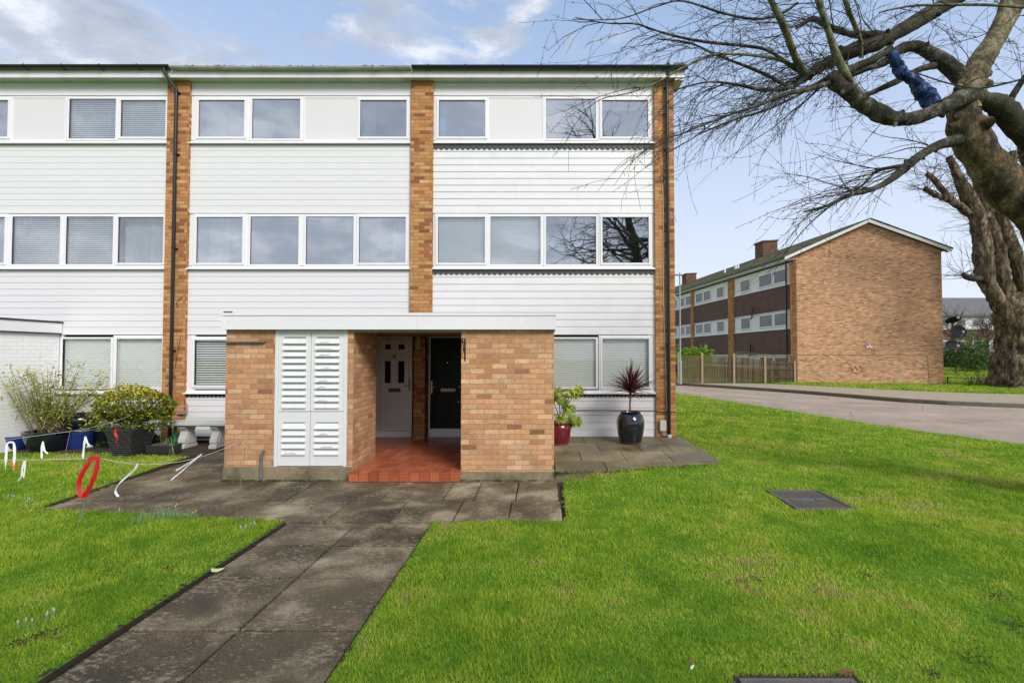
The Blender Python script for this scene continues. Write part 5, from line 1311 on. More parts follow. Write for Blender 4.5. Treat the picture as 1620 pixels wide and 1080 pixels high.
for key, cnt, mt in (('U', 6, 'bark_limb'), ('dark', 6, 'bark_dark'), ('trunk', 3, 'bark_near'), ('arch', 3, 'bark_limb'), ('up', 4, 'bark_tan'), ('low', 4, 'bark_limb')):
    pts, rad = limbs[key]; n = len(pts)
    for k in range(cnt):
        i = int(n * rg.uniform(.45 if key == 'trunk' else .15, .9)); d = Vector((rg.gauss(0, 1), -abs(rg.gauss(0, .7)), rg.gauss(0, 1))).normalized(); t = (pts[min(i + 1, n - 1)] - pts[i - 1]).normalized(); d = (d - t * d.dot(t)).normalized()
        R0 = rad[i]; q = pts[i] + d * R0 * .7; km = MB(); rough_tube(km, [q, q + d * R0 * .35, q + d * R0 * .6, q + d * R0 * .75], [R0 * .5, R0 * .38, R0 * .28, R0 * .08], 9, .15, k)
        km.build('knot', M[mt], tree, smooth=True)
print('twig faces', len(mb.f))

# big pollarded tree across the road
PYT = 27.0
far = empty('pollarded_tree', (P(1612, 600, PYT).x, PYT, .1), 0, 'massive old pollarded tree with flaking bark across the road at the right edge', 'tree')
def far_limb(lst, name='limb', n=16, knob=.08, mat='bark_far', sub=6, parent=far, seed=0):
    pts = [P(a, b, y) for a, b, y, r in lst]; rad = [r * (.84 if name == 'limb' else .92) * y / FPX for a, b, y, r in lst]; pts, rad = catmull(pts, rad, sub); mb = MB(); rough_tube(mb, pts, rad, n, knob, seed)
    mb.build(name, M[mat], parent, smooth=True); return pts, rad
Y = PYT
far_limb([(1616, 616, Y, 62), (1615, 606, Y, 50), (1613, 590, Y, 40), (1613, 560, Y, 36), (1612, 530, Y, 34), (1611, 500, Y, 33), (1612, 482, Y, 27), (1618, 468, Y, 18)], 'trunk', 26, .09, seed=3)
F = []
F.append(far_limb([(1600, 520, Y, 18), (1588, 492, Y - .2, 15), (1572, 465, Y - .3, 14), (1559, 438, Y - .4, 15), (1556, 405, Y - .4, 16), (1552, 375, Y - .4, 15), (1545, 340, Y - .4, 14), (1532, 312, Y - .4, 12), (1520, 288, Y - .4, 10), (1508, 262, Y - .4, 7), (1500, 248, Y - .4, 5)], knob=.12, seed=5))
F.append(far_limb([(1602, 505, Y, 17), (1594, 470, Y, 14), (1588, 440, Y + .1, 13), (1580, 405, Y + .2, 13), (1570, 370, Y + .2, 13), (1560, 335, Y + .2, 12), (1550, 300, Y + .3, 9), (1545, 280, Y + .3, 6)], knob=.14, seed=8))
F.append(far_limb([(1622, 500, Y, 20), (1622, 462, Y, 15), (1615, 430, Y, 13), (1603, 395, Y, 12), (1590, 365, Y, 12), (1578, 338, Y, 10), (1570, 318, Y, 8), (1580, 290, Y, 6)], knob=.12, seed=9))
F.append(far_limb([(1630, 500, Y + .3, 20), (1650, 450, Y + .3, 17), (1660, 380, Y + .3, 15), (1640, 300, Y + .3, 12), (1620, 240, Y + .3, 10), (1615, 200, Y + .3, 7)], knob=.12, seed=10))
F.append(far_limb([(1548, 350, Y - .4, 8), (1530, 335, Y - .4, 7), (1505, 318, Y - .4, 6.5), (1480, 308, Y - .4, 6), (1462, 298, Y - .4, 4)], knob=.25, n=10, seed=12))
F.append(far_limb([(1510, 322, Y - .4, 5), (1495, 305, Y - .4, 6), (1478, 285, Y - .4, 5), (1466, 275, Y - .4, 4)], knob=.25, n=10, seed=13))
F.append(far_limb([(1560, 345, Y, 7), (1585, 310, Y, 7), (1600, 270, Y, 8), (1602, 240, Y, 6)], knob=.2, n=10, seed=14))
F.append(far_limb([(1553, 440, Y - .5, 6), (1540, 440, Y - .8, 6), (1528, 437, Y - .9, 5), (1523, 432, Y - .9, 3)], knob=.2, n=10, mat='bark_dark', seed=15))
mb = MB()
for pts, rad in F:
    n = len(pts)
    for k in range(int(n * 1.5)):
        i = int(n * rg.uniform(.3, 1)) ; i = min(i, n - 1); d = Vector((rg.gauss(0, 1), rg.gauss(0, 1), rg.uniform(-.3, 1)))
        q = pts[i]; seg = [q]; L = rg.uniform(.8, 2.2); dd = d.normalized()
        for s in range(5): dd = (dd + Vector((rg.gauss(0, .15), rg.gauss(0, .15), .05))).normalized(); seg.append(seg[-1] + dd * L / 5)
        mb.tube(seg, [.016, .014, .012, .01, .008, .006], 3, cap=False)
        for s in range(2):
            j = rg.randint(1, 4); e = (dd + Vector((rg.gauss(0, .6), rg.gauss(0, .6), rg.gauss(0, .6)))).normalized(); mb.tube([seg[j], seg[j] + e * L * .25, seg[j] + e * L * .45], [.008, .007, .005], 3, cap=False)
o = mb.build('twigs', M['twig_far'], far); o['kind'] = 'stuff'

# tree behind the viewer, seen reflected in the upper windows
rt = empty('bare_tree', (6.2, -6.0, 0), 0, 'tall bare tree mirrored in the upper right windows', 'tree')
mb = MB(); tp = [Vector(v) for v in ((6.3, -6, -.1), (6.1, -6, 2), (5.7, -6, 4.5), (5.1, -6, 7.2), (4.6, -6.1, 9.5), (4.4, -6, 12))]; trd = [.42, .34, .30, .26, .17, .06]
pts, rad = catmull(tp, trd, 6); rough_tube(mb, pts, rad, 14, .06, 4); mb.build('trunk', M['bark_dark'], rt, smooth=True)
mb = MB(); rg2 = random.Random(5)
for k in range(22):
    i = rg2.randint(len(pts) // 2 - 2, len(pts) - 2); d = Vector((rg2.choice([-1, -1, -1, 1]) * rg2.uniform(.5, 1), rg2.gauss(0, .5), rg2.uniform(-.1, .9))).normalized()
    L = rg2.uniform(2.5, 5); q = pts[i]; seg = [q]; dd = d
    for s in range(8): dd = (dd + Vector((rg2.gauss(0, .14), rg2.gauss(0, .14), rg2.gauss(.0, .12)))).normalized(); seg.append(seg[-1] + dd * L / 8)
    rr = rg2.uniform(.05, .10); mb.tube(seg, [rr * (1 - .1 * s) for s in range(9)], 6)
    for s in range(9):
        j = rg2.randint(1, 8); e = (dd + Vector((rg2.gauss(0, .8), rg2.gauss(0, .5), rg2.gauss(0, .8)))).normalized(); g2 = [seg[j]]
        for t_ in range(6): e = (e + Vector((rg2.gauss(0, .15), rg2.gauss(0, .15), rg2.gauss(0, .15)))).normalized(); g2.append(g2[-1] + e * .28)
        mb.tube(g2, [.028, .022, .018, .014, .012, .01, .008], 4)
        for u in range(3):
            e2 = (e + Vector((rg2.gauss(0, .7), rg2.gauss(0, .4), rg2.gauss(0, .7)))).normalized(); j2 = rg2.randint(1, 5); mb.tube([g2[j2], g2[j2] + e2 * .4, g2[j2] + e2 * .8 + Vector((0, 0, .05))], [.01, .008, .006], 3)
o = mb.build('branches', M['bark_dark'], rt); o['kind'] = 'stuff'

# ------------------------------------------------------------------ plants
def leaf_quad(mb, c, d, up, L, w, bend=.2):
    d = d.normalized(); s = d.cross(up)
    if s.length < 1e-4: s = Vector((1, 0, 0))
    s.normalize(); n = s.cross(d).normalized()
    a = c; b = c + d * L * .5 + n * L * bend * .3; e = c + d * L
    mb.add([a, b - s * w / 2, e, b + s * w / 2], [(0, 1, 2, 3)])
def leafblob(mb, c, rx, ry, rz, n, L, w, rg, hollow=.55, tintf=None, flat=1.0, lump=.15, squash_bottom=1):
    ph = [rg.uniform(0, 6) for _ in range(6)]
    for k in range(n):
        v = Vector((rg.gauss(0, 1), rg.gauss(0, 1), rg.gauss(0, 1))).normalized()
        if v.z < 0: v.z *= squash_bottom
        q = hollow + (1 - hollow) * rg.random() ** .5
        lum = 1 + lump * (math.sin(5 * v.x + ph[0]) + math.sin(6 * v.y + ph[1]) + math.sin(7 * v.z + ph[2])) * .6
        p = Vector(c) + Vector((v.x * rx, v.y * ry, v.z * rz)) * q * lum
        d = (v + Vector((rg.gauss(0, .7), rg.gauss(0, .7), rg.gauss(0, .7)))).normalized()
        mb.tint = tintf(v, q) if tintf else rg.random()
        leaf_quad(mb, p, d, Vector((rg.gauss(0, 1), rg.gauss(0, 1), rg.gauss(0, 1))), L * rg.uniform(.7, 1.3), w * rg.uniform(.7, 1.3))
rp = random.Random(11)
# shrubs behind the fence
def shrub(name, c, r, n, L, w, mat, label, cat='shrub', group=None, base=None, lump=.3, hollow=.4):
    o = empty(name, (c[0], c[1], base if base is not None else .1), 0, label, cat, group); mb = MB(); leafblob(mb, c, *r, n, L, w, rp, hollow, lump=lump); mb.build('foliage', M[mat], o)
    s = MB()
    b = base if base is not None else .1
    for k in range(5): s.tube([(c[0] + rp.uniform(-.1, .1), c[1], b), (c[0] + rp.uniform(-.5, .5) * r[0], c[1] + rp.uniform(-.3, .3), c[2])], [.03, .012], 5)
    s.build('stem', M['stem'], o); return o
p = P(1094, 552, 32.2); 
o = empty('shrub', (p.x, 32.2, .1), 0, 'bright lime green shrub rising behind the fence beside the street lamp', 'shrub')
mb = MB()
for k in range(26):
    q = Vector((p.x + rp.uniform(-1.0, 1.1), 32.2 + rp.uniform(-.4, .4), p.z - .9)); d = Vector((rp.gauss(0, .5), rp.gauss(0, .3), 1)).normalized(); H = rp.uniform(.6, 1.25)
    for j in range(70):
        t = rp.random(); c0 = q + d * H * t; mb.tint = rp.random(); leaf_quad(mb, c0 + Vector((rp.gauss(0, .07), rp.gauss(0, .07), 0)), (d + Vector((rp.gauss(0, .8), rp.gauss(0, .8), rp.uniform(-.2, .5)))), Vector((rp.gauss(0, 1), rp.gauss(0, 1), rp.gauss(0, 1))), .16, .08)
leafblob(mb, (p.x, 32.2, p.z - .8), .95, .5, .75, 1500, .13, .08, rp, .3)
mb.build('foliage', M['lime_leaf'], o)
s = MB()
for k in range(6): s.tube([(p.x + rp.uniform(-.3, .3), 32.2, .1), (p.x + rp.uniform(-.8, .8), 32.2, p.z - .3)], [.03, .01], 5)
s.build('stem', M['stem'], o)
# right hand background
def hz(x, y): return verge_z(x, y)
p = P(1538, 552, 38); shrub('shrub', (p.x, 38, p.z - .4), (1.5, .9, 1.5), 3000, .22, .06, 'green_leaf', 'dark green spreading conifer shrub behind the satellite dishes', base=hz(p.x, 38), lump=.35, hollow=.2)
p = P(1512, 560, 36); shrub('shrub', (p.x, 36, p.z + .1), (.9, .7, .9), 1500, .16, .07, 'hedge_leaf', 'dark low bush against the right corner of the brick gable', base=hz(p.x, 36), hollow=.3)
def hedge(x0, x1, y, z0, z1, d, label, mat='hedge_leaf', n=2600):
    o = empty('hedge', ((x0 + x1) / 2, y, z0), 0, label, 'hedge'); mb = MB()
    for k in range(n):
        f = rp.random(); face = rp.choice('ftbr'); x = rp.uniform(x0, x1); zq = rp.uniform(z0, z1); yy = y - d / 2 + rp.uniform(-.06, .1)
        if face in 'tb': zq = z1 + rp.uniform(-.08, .05); yy = y + rp.uniform(-d / 2, d / 2)
        if face == 'r': x = rp.choice((x0, x1)) + rp.uniform(-.06, .06); yy = y + rp.uniform(-d / 2, d / 2)
        mb.tint = rp.random() * .6 + (.4 if face in 'tb' else 0); leaf_quad(mb, Vector((x, yy, zq)), Vector((rp.gauss(0, 1), -abs(rp.gauss(0, 1)), rp.gauss(.3, 1))), Vector((rp.gauss(0, 1), rp.gauss(0, 1), rp.gauss(0, 1))), .14, .09)
    mb.build('foliage', M[mat], o); c = MB(); c.tint = 0; c.box(x0 + .1, x1 - .1, y - d / 2 + .1, y + d / 2 - .1, z0 - .1, z1 - .1); c.build('inner_growth', M[mat], o)
a, b = P(1492, 580, 42), P(1545, 565, 42); hedge(a.x, b.x, 42.2, .6, b.z + .1, 1.2, 'dark clipped hedge behind the verge, nearer the gable')
a, b = P(1538, 580, 40), P(1600, 566, 40); hedge(a.x, b.x, 40, .5, b.z, 1.2, 'mid green box hedge just left of the big tree trunk', 'green_leaf')
# twiggy bush at the tree's foot
p = P(1548, 605, 28.5); o = empty('bare_bush', (p.x, 28.5, .12), 0, 'leafless twiggy bush on the grass left of the massive trunk', 'bush'); mb = MB()
for k in range(60):
    d = Vector((rp.gauss(0, .7), rp.gauss(0, .5), rp.uniform(.5, 1.2))).normalized(); q = Vector((p.x + rp.uniform(-.7, .7), 28.5 + rp.uniform(-.3, .3), .12)); L = rp.uniform(.5, 1.1)
    mb.tube([q, q + d * L * .5, q + d * L + Vector((rp.gauss(0, .1), 0, 0))], [.012, .009, .006], 3, cap=False)
mb.build('stem', M['stem'], o)
# far bare shrubs/trees beyond
for px, py, L, lab in ((1505, 500, 5, 'thin bare tree behind the gable in front of the grey roof'), (1560, 505, 5, 'wiry bare tree in front of the distant white building')):
    q = P(px, py, 48); o = empty('bare_tree', (q.x, 48, 1), 0, lab, 'tree'); mb = MB(); mb.tube([(q.x, 48, .8), (q.x + .1, 48, q.z - .8)], [.12, .06], 6)
    for k in range(60):
        d = Vector((rp.gauss(0, .7), rp.gauss(0, .5), rp.uniform(.1, 1))).normalized(); s0 = Vector((q.x + .1, 48, q.z - rp.uniform(.5, 2.5))); LL = rp.uniform(1, 2.6); m1 = s0 + d * LL * .5; e = m1 + (d + Vector((rp.gauss(0, .3), 0, rp.gauss(0, .3)))) * LL * .5
        mb.tube([s0, m1, e], [.03, .02, .012], 3, cap=False)
        for j in range(3): mb.tube([m1, m1 + Vector((rp.gauss(0, .5), rp.gauss(0, .3), rp.gauss(.2, .5)))], [.014, .01], 3, cap=False)
    mb.build('branches', M['twig_far'], o)
# distant building
DBY = 62.0
q0, q1 = P(1470, 560, DBY), P(1640, 560, DBY); db = empty('distant_house', ((q0.x + q1.x) / 2, DBY, 0), 0, 'distant low building with grey tiled roof, white upper band and brick base beyond the hedge', 'building')
zA, zB, zC = P(1500, 471, DBY + 4).z, P(1500, 498, DBY).z, P(1500, 521, DBY).z
mb = MB(); mb.prism_x([(DBY - .5, zB), (DBY + 4, zA), (DBY + 8.5, zB), (DBY + 8.5, zB - .2), (DBY - .5, zB - .2)], q0.x, q1.x); mb.build('roof', simple('grey_slates', (.13, .125, .125), .8, .25, 1.5, bump=.6, bscale=8), db)
mb = MB(); mb.box(q0.x + .2, q1.x - .2, DBY, DBY + 8, zC, zB - .201); mb.build('white_band', M['board'], db)
mb = MB(); mb.box(q0.x + .2, q1.x - .2, DBY + .05, DBY + 7.95, .5, zC - .001); mb.build('wall', M['brick_red'], db)
for k in range(6):
    x = q0.x + 1.2 + k * 2.1; mb = MB(); mb.ring(x, x + 1.3, zC + .35, zB - .5, .08, DBY - .05, DBY - .002); o = mb.build('window', M['upvc'], db); g_ = MB(); g_.box(x + .08, x + 1.22, DBY - .03, DBY - .004, zC + .43, zB - .58); g_.build('pane', M['glass_far'], o)
    mb = MB(); mb.ring(x, x + 1.3, 2.3, 3.6, .08, DBY - .0, DBY + .045); o = mb.build('window', M['upvc'], db); g_ = MB(); g_.box(x + .08, x + 1.22, DBY + .01, DBY + .04, 2.38, 3.52); g_.build('pane', M['glass_far'], o)

# ------------------------------------------------------------------ pots on the right patio
def pot(name, base, prof, mat, label, saucer=None, group=None, n=40, sq=1):
    o = empty(name, base, 0, label, 'plant pot', group); mb = MB(); mb.lathe(prof, (0, 0, 0), n, sq); ob = mb.build('bowl', M[mat], o, world=False); smooth_by_angle(ob, 50)
    r_top, z_top = prof[-1]; mb = MB(); mb.lathe([(r_top * .98, z_top - .06), (r_top * .5, z_top - .035), (.001, z_top - .03)], (0, 0, 0), n, sq); mb.build('compost', M['soil'], o, world=False)
    if saucer: mb = MB(); mb.lathe([(saucer * .85, .0), (saucer, .03), (saucer, .04), (saucer * .93, .035), (saucer * .8, .012)], (0, 0, -.022), n); mb.build('saucer', M['terracotta'], o, world=False)
    return o
pb = G(997.5, 699, .17)
d1 = pb.copy(); s_ = d1.y / FPX
H1 = (697 - 652) * s_
prof = [(15 * s_, 0), (17 * s_, .01), (20 * s_, H1 * .3), (21.5 * s_, H1 * .55), (21.5 * s_, H1 * .75), (19 * s_, H1 * .92), (15.5 * s_, H1), (17 * s_, H1 + .02), (15.5 * s_, H1 + .03), (14 * s_, H1 + .005), (14 * s_, H1 - .05)]
pot1 = pot('plant_pot', (pb.x, pb.y, .175), prof, 'glaze_black', 'round glossy black pot on a terracotta saucer in front of the right window', 16.5 * s_)
cd = empty('cordyline', (pb.x, pb.y, .175 + H1 - .04), 0, 'red leaved cordyline with spiky fountain of leaves in the glossy black pot', 'plant')
zc = P(998, 622, pb.y).z - (.175 + H1 - .04)
mb = MB(); mb.tube([(0, 0, -.02), (-.01, 0, zc * .5), (.01, 0, zc), (.012, 0, zc + .08)], [.022, .017, .02, .028], 8); mb.build('stem', M['stem_purple'], cd, world=False, smooth=True)
mb = MB(); rl = random.Random(4)
for k in range(150):
    az = rl.uniform(0, 2 * math.pi); el = R(rl.choice([rl.uniform(-5, 30), rl.uniform(0, 45), rl.uniform(15, 65), rl.uniform(55, 88)])); L = rl.uniform(.44, .66); w = rl.uniform(.018, .028)
    d = Vector((math.cos(az) * math.cos(el), math.sin(az) * math.cos(el), math.sin(el))); s = d.cross(Vector((0, 0, 1))).normalized(); c0 = Vector((.012, 0, zc + .02 + rl.uniform(-.02, .08)))
    prev = None; mb.tint = rl.random(); m = 6
    for i in range(m + 1):
        t = i / m; pz = c0 + d * L * t + Vector((0, 0, -.10 * t * t * math.cos(el) * rl.uniform(.8, 1.1))); ww = w * (math.sin(math.pi * min(.98, t * .85 + .12)) ** .6) * (1 - .55 * t)
        if i == m: ww = .001
        cur = (pz - s * ww, pz + s * ww, pz - Vector((0, 0, ww * .3)))
        if prev: mb.add([prev[0], prev[2], prev[1], cur[1], cur[2], cur[0]], [(0, 1, 4, 5), (1, 2, 3, 4)])
        prev = cur
mb.build('foliage', M['cordyline'], cd, world=False)
pb2 = G(889, 701, .17); s_ = pb2.y / FPX; H2 = (699 - 667) * s_
prof = [(14 * s_, 0), (15 * s_, .01), (16.5 * s_, H2 * .4), (18.5 * s_, H2 * .75), (17.5 * s_, H2 * .9), (16 * s_, H2 * .95), (18 * s_, H2), (18 * s_, H2 + .02), (15.5 * s_, H2 + .02), (15 * s_, H2 - .04)]
pot('plant_pot', (pb2.x - .04, pb2.y, .175), prof, 'glaze_red', 'oxblood red glazed pot beside the right hand porch wall', 15 * s_)
fz = empty('fatsia', (pb2.x - .04, pb2.y, .175 + H2 - .04), 0, 'yellow green lobed leaf shrub growing in the oxblood red pot', 'plant')
def lobed(mb, c, nrm, d, r, rl):
    nrm = nrm.normalized(); d = (d - nrm * d.dot(nrm)).normalized(); s = d.cross(nrm); pts = [c]
    k = 7
    for i in range(k):
        a = R(-125 + 250 * i / (k - 1)); a2 = a + R(250 / (k - 1) / 2); rr = r * (.75 + .35 * math.cos(a / 1.6))
        pts.append(c + (d * math.cos(a) + s * math.sin(a)) * rr - nrm * r * .18)
        if i < k - 1: pts.append(c + (d * math.cos(a2) + s * math.sin(a2)) * rr * .48)
    mb.add(pts, [(0, i, i + 1) for i in range(1, len(pts) - 1)])
mb = MB(); st_ = MB(); tops = [(-.02, 0, .62), (.22, -.05, .60), (.35, .0, .66), (.05, -.12, .45), (-.15, .05, .5), (.18, .1, .3), (.25, -.12, .12), (0, -.15, .15), (.3, .05, .02)]
for (tx, ty, tz) in tops:
    top = Vector((tx, ty, tz)); st_.tube([(0, 0, -.02), (tx * .3, ty * .3, tz * .5), tuple(top)], [.012, .009, .006], 6)
    for k in range(19):
        az = rl.uniform(0, 2 * math.pi); el = rl.uniform(-.7, .6); d = Vector((math.cos(az) * math.cos(el), math.sin(az) * math.cos(el), math.sin(el))); c0 = top + d * rl.uniform(.03, .12)
        mb.tint = min(1, rl.random() ** 1.2 + (.3 if (tx, tz) == (.35, .66) else 0)); lobed(mb, c0, Vector((rl.gauss(0, .5), -.6 + rl.gauss(0, .5), .6)), d, rl.uniform(.065, .10), rl)
    
mb.build('foliage', M['fatsia'], fz, world=False); st_.build('stem', M['stem'], fz, world=False)

# ------------------------------------------------------------------ left garden
# basket planter with variegated shrub
bb = G(213, 716, .0); bw, bh = .26, .50
bk_ = empty('basket_planter', (-7.60, 9.3, .02), R(-4), 'square black planter with wavy woven ridges under the variegated bush', 'planter')
mb = MB()
for i in range(14):
    z = .01 + i * bh / 14; k = i / 13; w = bw * (.68 + .32 * k)
    n = 10
    for sgn, axis in ((-1, 'y'), (1, 'y'), (-1, 'x'), (1, 'x')):
        pts = []
        for j in range(n + 1):
            u = -w + 2 * w * j / n; zz_ = z + .007 * math.sin(j * 1.9 + i * 1.3); pts.append((u, sgn * w, zz_) if axis == 'y' else (sgn * w, u, zz_))
        mb.tube(pts, .012, 6)
mb.build('woven_ridges', M['basket'], bk_, world=False)
mb = MB(); w0, w1 = bw * .68 - .006, bw - .006; mb.add([(-w0, -w0, 0), (w0, -w0, 0), (w0, w0, 0), (-w0, w0, 0), (-w1, -w1, bh), (w1, -w1, bh), (w1, w1, bh), (-w1, w1, bh)], [(3, 2, 1, 0), (0, 1, 5, 4), (1, 2, 6, 5), (2, 3, 7, 6), (3, 0, 4, 7)]); mb.add([(-w1, -w1, bh - .04), (w1, -w1, bh - .04), (w1, w1, bh - .04), (-w1, w1, bh - .04)], [(0, 1, 2, 3)]); mb.build('body', M['basket'], bk_, world=False)
c0 = P(208, 645, 9.5); sh = empty('variegated_bush', (c0.x, 9.5, .45), 0, 'clipped golden variegated evergreen bush in the black woven planter', 'bush')
mb = MB(); rl = random.Random(9)
def tf(v, q): return max(0, min(1, .35 + .35 * v.z + rl.gauss(0, .25)))
leafblob(mb, (c0.x, 9.55, c0.z + .02), .70, .42, .36, 5200, .055, .038, rl, .72, tf, lump=.08, squash_bottom=.75)
leafblob(mb, (c0.x - .25, 9.45, c0.z - .22), .5, .3, .25, 1100, .05, .034, rl, .5, tf, lump=.2)
leafblob(mb, (c0.x + .35, 9.5, c0.z - .2), .38, .3, .22, 800, .05, .034, rl, .5, tf, lump=.2)
mb.build('foliage', M['varieg'], sh)
s = MB()
for k in range(26):
    a = rl.uniform(0, 6.28); s.tube([(-7.62 + rl.uniform(-.08, .08), 9.35, .45), (c0.x + .25 * math.cos(a), 9.5 + .15 * math.sin(a), c0.z - .15), (c0.x + .6 * math.cos(a), 9.5 + .35 * math.sin(a), c0.z + .15)], [.012, .008, .004], 5)
s.build('stem', M['stem'], sh)
# pots
wallx = -10.15
def bowl(name, px, py, r_px, h_px, mat, label, kind='bowl', zb=.02):
    b = G(px, py, zb); s_ = b.y / FPX; r = r_px * s_; h = h_px * s_
    if kind == 'bowl': prof = [(r * .62, 0), (r * .78, h * .25), (r * .93, h * .65), (r * .95, h * .85), (r, h * .88), (r, h), (r * .9, h), (r * .88, h * .9)]
    else: prof = [(r * .8, 0), (r * .88, h * .3), (r * .97, h * .8), (r, h * .9), (r, h), (r * .9, h), (r * .88, h * .9)]
    return pot('plant_pot', (b.x, b.y, zb), prof, mat, label), b, r, h
_, b, r, h = bowl('p', 22, 710, 27, 22, 'glaze_blue', 'wide cobalt blue pot against the white brick wall at the left edge')
_, bB, rB, hB = bowl('p', 76, 712, 31, 31, 'glaze_black', 'big black glazed bowl holding the bamboo')
pot_b2, b2, r2_, h2_ = bowl('p', 126, 707, 20, 26, 'glaze_blue', 'cobalt blue pot with a flower motif under the black bowl', 'pot')
z2 = h2_ + .025
brd = MB(); brd.box(b2.x - .36, b2.x + .22, b2.y - .16, b2.y + .16, z2, z2 + .022); tag(brd.build('board', M['tan_wood'], at=(b2.x, b2.y, z2)), 'grey brown wooden board laid across the cobalt blue pot', 'board')
prof = [(.18, 0), (.27, .05), (.335, .14), (.35, .20), (.33, .26), (.26, .31), (.24, .315), (.22, .29)]
pot('plant_pot', (b2.x + .02, b2.y + .02, z2 + .022), prof, 'glaze_black', 'squat black glazed pot stacked on the board over the blue pot')
mb = MB(); mb.lathe([(.05, -.005), (.03, .012), (.001, .016)], (0, 0, 0), 12); mb.v = [tuple(Matrix.Rotation(R(90), 3, 'X') @ Vector(v)) for v in mb.v]
ob = mb.build('motif', M['terracotta'], pot_b2, world=False); ob.location = (-.08, -r2_ * .93, h2_ * .5)
_, b3, r3, h3 = bowl('p', 172, 703, 19, 24, 'glaze_black', 'black pot half hidden behind the variegated bush', 'pot')
mb = MB(); mb.prism_x([(-.12, .0), (.12, 0), (.15, .17), (-.15, .17)], -.24, .24); tr = mb.build('trough', M['basket'], bevel=.01, at=None); tr.location = (-7.08, 9.42, .02); tag(tr, 'low black plastic trough on the ground right of the woven planter', 'trough')
# bamboo
bm = empty('bamboo', (bB.x, bB.y, hB - .02), 0, 'airy bamboo clump with thin dark canes in the big black bowl by the white wall', 'plant')
mb = MB(); lf = MB(); rl = random.Random(15)
for k in range(80):
    a = rl.gauss(0, 1); base = Vector((rl.uniform(-.22, .22), rl.uniform(-.15, .15), 0)); side = rl.gauss(0, .36)
    if k < 8: side = .75 + rl.uniform(-.12, .15)
    L = rl.uniform(.6, 1.4) if k >= 8 else rl.uniform(1.2, 1.55)
    d = Vector((side, rl.gauss(0, .15), 1)).normalized(); pts = [base]
    for s in range(7): d = (d + Vector((side * .06, 0, -.015)) + Vector((rl.gauss(0, .03), rl.gauss(0, .03), 0))).normalized(); pts.append(pts[-1] + d * L / 7)
    mb.tube(pts, [.006, .0055, .005, .0045, .004, .0035, .003, .002], 5)
    nl = int(38 * L) if k >= 8 else 26
    for j in range(nl):
        i = rl.randint(2 if k >= 8 else 4, 7); q = pts[i] + Vector((rl.gauss(0, .05), rl.gauss(0, .04), rl.gauss(0, .06))); dd = Vector((rl.gauss(0, 1), rl.gauss(0, .6), rl.gauss(-.25, .4))); lf.tint = rl.random()
        if q.x < -.62: continue
        leaf_quad(lf, q, dd, Vector((0, 0, 1)), rl.uniform(.08, .15), .021)
mb.build('cane', M['bamboo_cane'], bm, world=False); lf.build('foliage', M['bamboo_leaf'], bm, world=False)
# bench
bn = empty('stone_bench', (-6.78, 10.05, .0), 0, 'pale cast stone garden bench with scrolled supports by the porch side', 'bench')
mb = MB(); pts = []
def rr(w, d, n=6, r=.06):
    o = []
    for sx, sy, a0 in ((1, -1, -90), (1, 1, 0), (-1, 1, 90), (-1, -1, 180)):
        for k in range(n + 1): a = R(a0 + 90 * k / n); o.append((sx * (w - r) + r * math.cos(a), sy * (d - r) + r * math.sin(a)))
    return o
top = rr(.72, .22); mb.prism(top, .475, .535); mb.prism(rr(.66, .18), .455, .474); mb.build('seat', M['stone'], bn, world=False, bevel=.012)
mb = MB(); prof = [(-.16, .455), (.16, .455), (.16, .41), (.125, .385), (.105, .34), (.125, .27), (.165, .2), (.175, .14), (.15, .10), (.19, .09), (.20, .02), (-.20, .02), (-.19, .09), (-.15, .10), (-.175, .14), (-.165, .2), (-.125, .27), (-.105, .34), (-.125, .385), (-.16, .41)]
def leg(x):
    m = MB(); m.prism_x([(y, z) for y, z in prof], x - .075, x + .075); m.prism_x([(y * .7, .12 + (z - .12) * .8) for y, z in prof[3:9]] + [(y * .7, .12 + (z - .12) * .8) for y, z in prof[13:19]], x - .083, x + .083)
    return m.build('leg', M['stone'], bn, world=False, bevel=.01)
leg(-.31); leg(.31)
# green hose end, low plant
mb = MB(); gp = G(277, 692, .03); mb.tube([(0, 0, 0), (.0, 0, .12), (.01, 0, .28), (.0, 0, .40)], [.035, .03, .03, .022], 10); mb.tube([(0, 0, .05), (.08, -.02, .03), (.10, -.03, .12)], .012, 6)
tag(mb.build('garden_sprayer', M['green_hose'], at=None), 'upright green plastic garden tube standing left of the stone bench', 'garden tool').location = (P(277, 680, 10.1).x, 10.1, .12)
p_ = G(267, 700, .05); pl = empty('ground_plant', (p_.x, 9.9, .05), 0, 'low bright green leafy plant between woven planter and bench', 'plant'); mb = MB(); leafblob(mb, (p_.x, 9.85, .16), .26, .2, .14, 900, .05, .03, rl, .3); mb.build('foliage', M['lime_leaf'] if False else M['green_leaf'], pl)
# small red-leaved flowers edge
p_ = G(165, 705, .03); pl = empty('ground_plant', (p_.x, p_.y, .03), 0, 'sparse low bedding plant with reddish leaves left of the woven planter', 'plant'); mb = MB(); leafblob(mb, (p_.x + .2, p_.y, .06), .38, .1, .06, 300, .04, .03, rl, .2); mb.build('foliage', M['green_leaf'], pl)
# edging stones of the bed
for k, px in enumerate((105, 140, 188)):
    g_ = G(px, 708 - k, .02); mb = MB(); n = 9; mb.lathe([(.10, 0), (.11, .025), (.08, .05), (.001, .055)], (0, 0, 0), 9, .5); o = mb.build('stone', M['stone'], at=None, smooth=True); o.location = (g_.x, g_.y - .02, .015)
    tag(o, ['flat pale edging stone between the big black bowl and the blue pot', 'flat pale edging stone in front of the blue pot', 'flat pale edging stone just left of the woven planter'][k], 'stone', 'edging stones of the left bed')

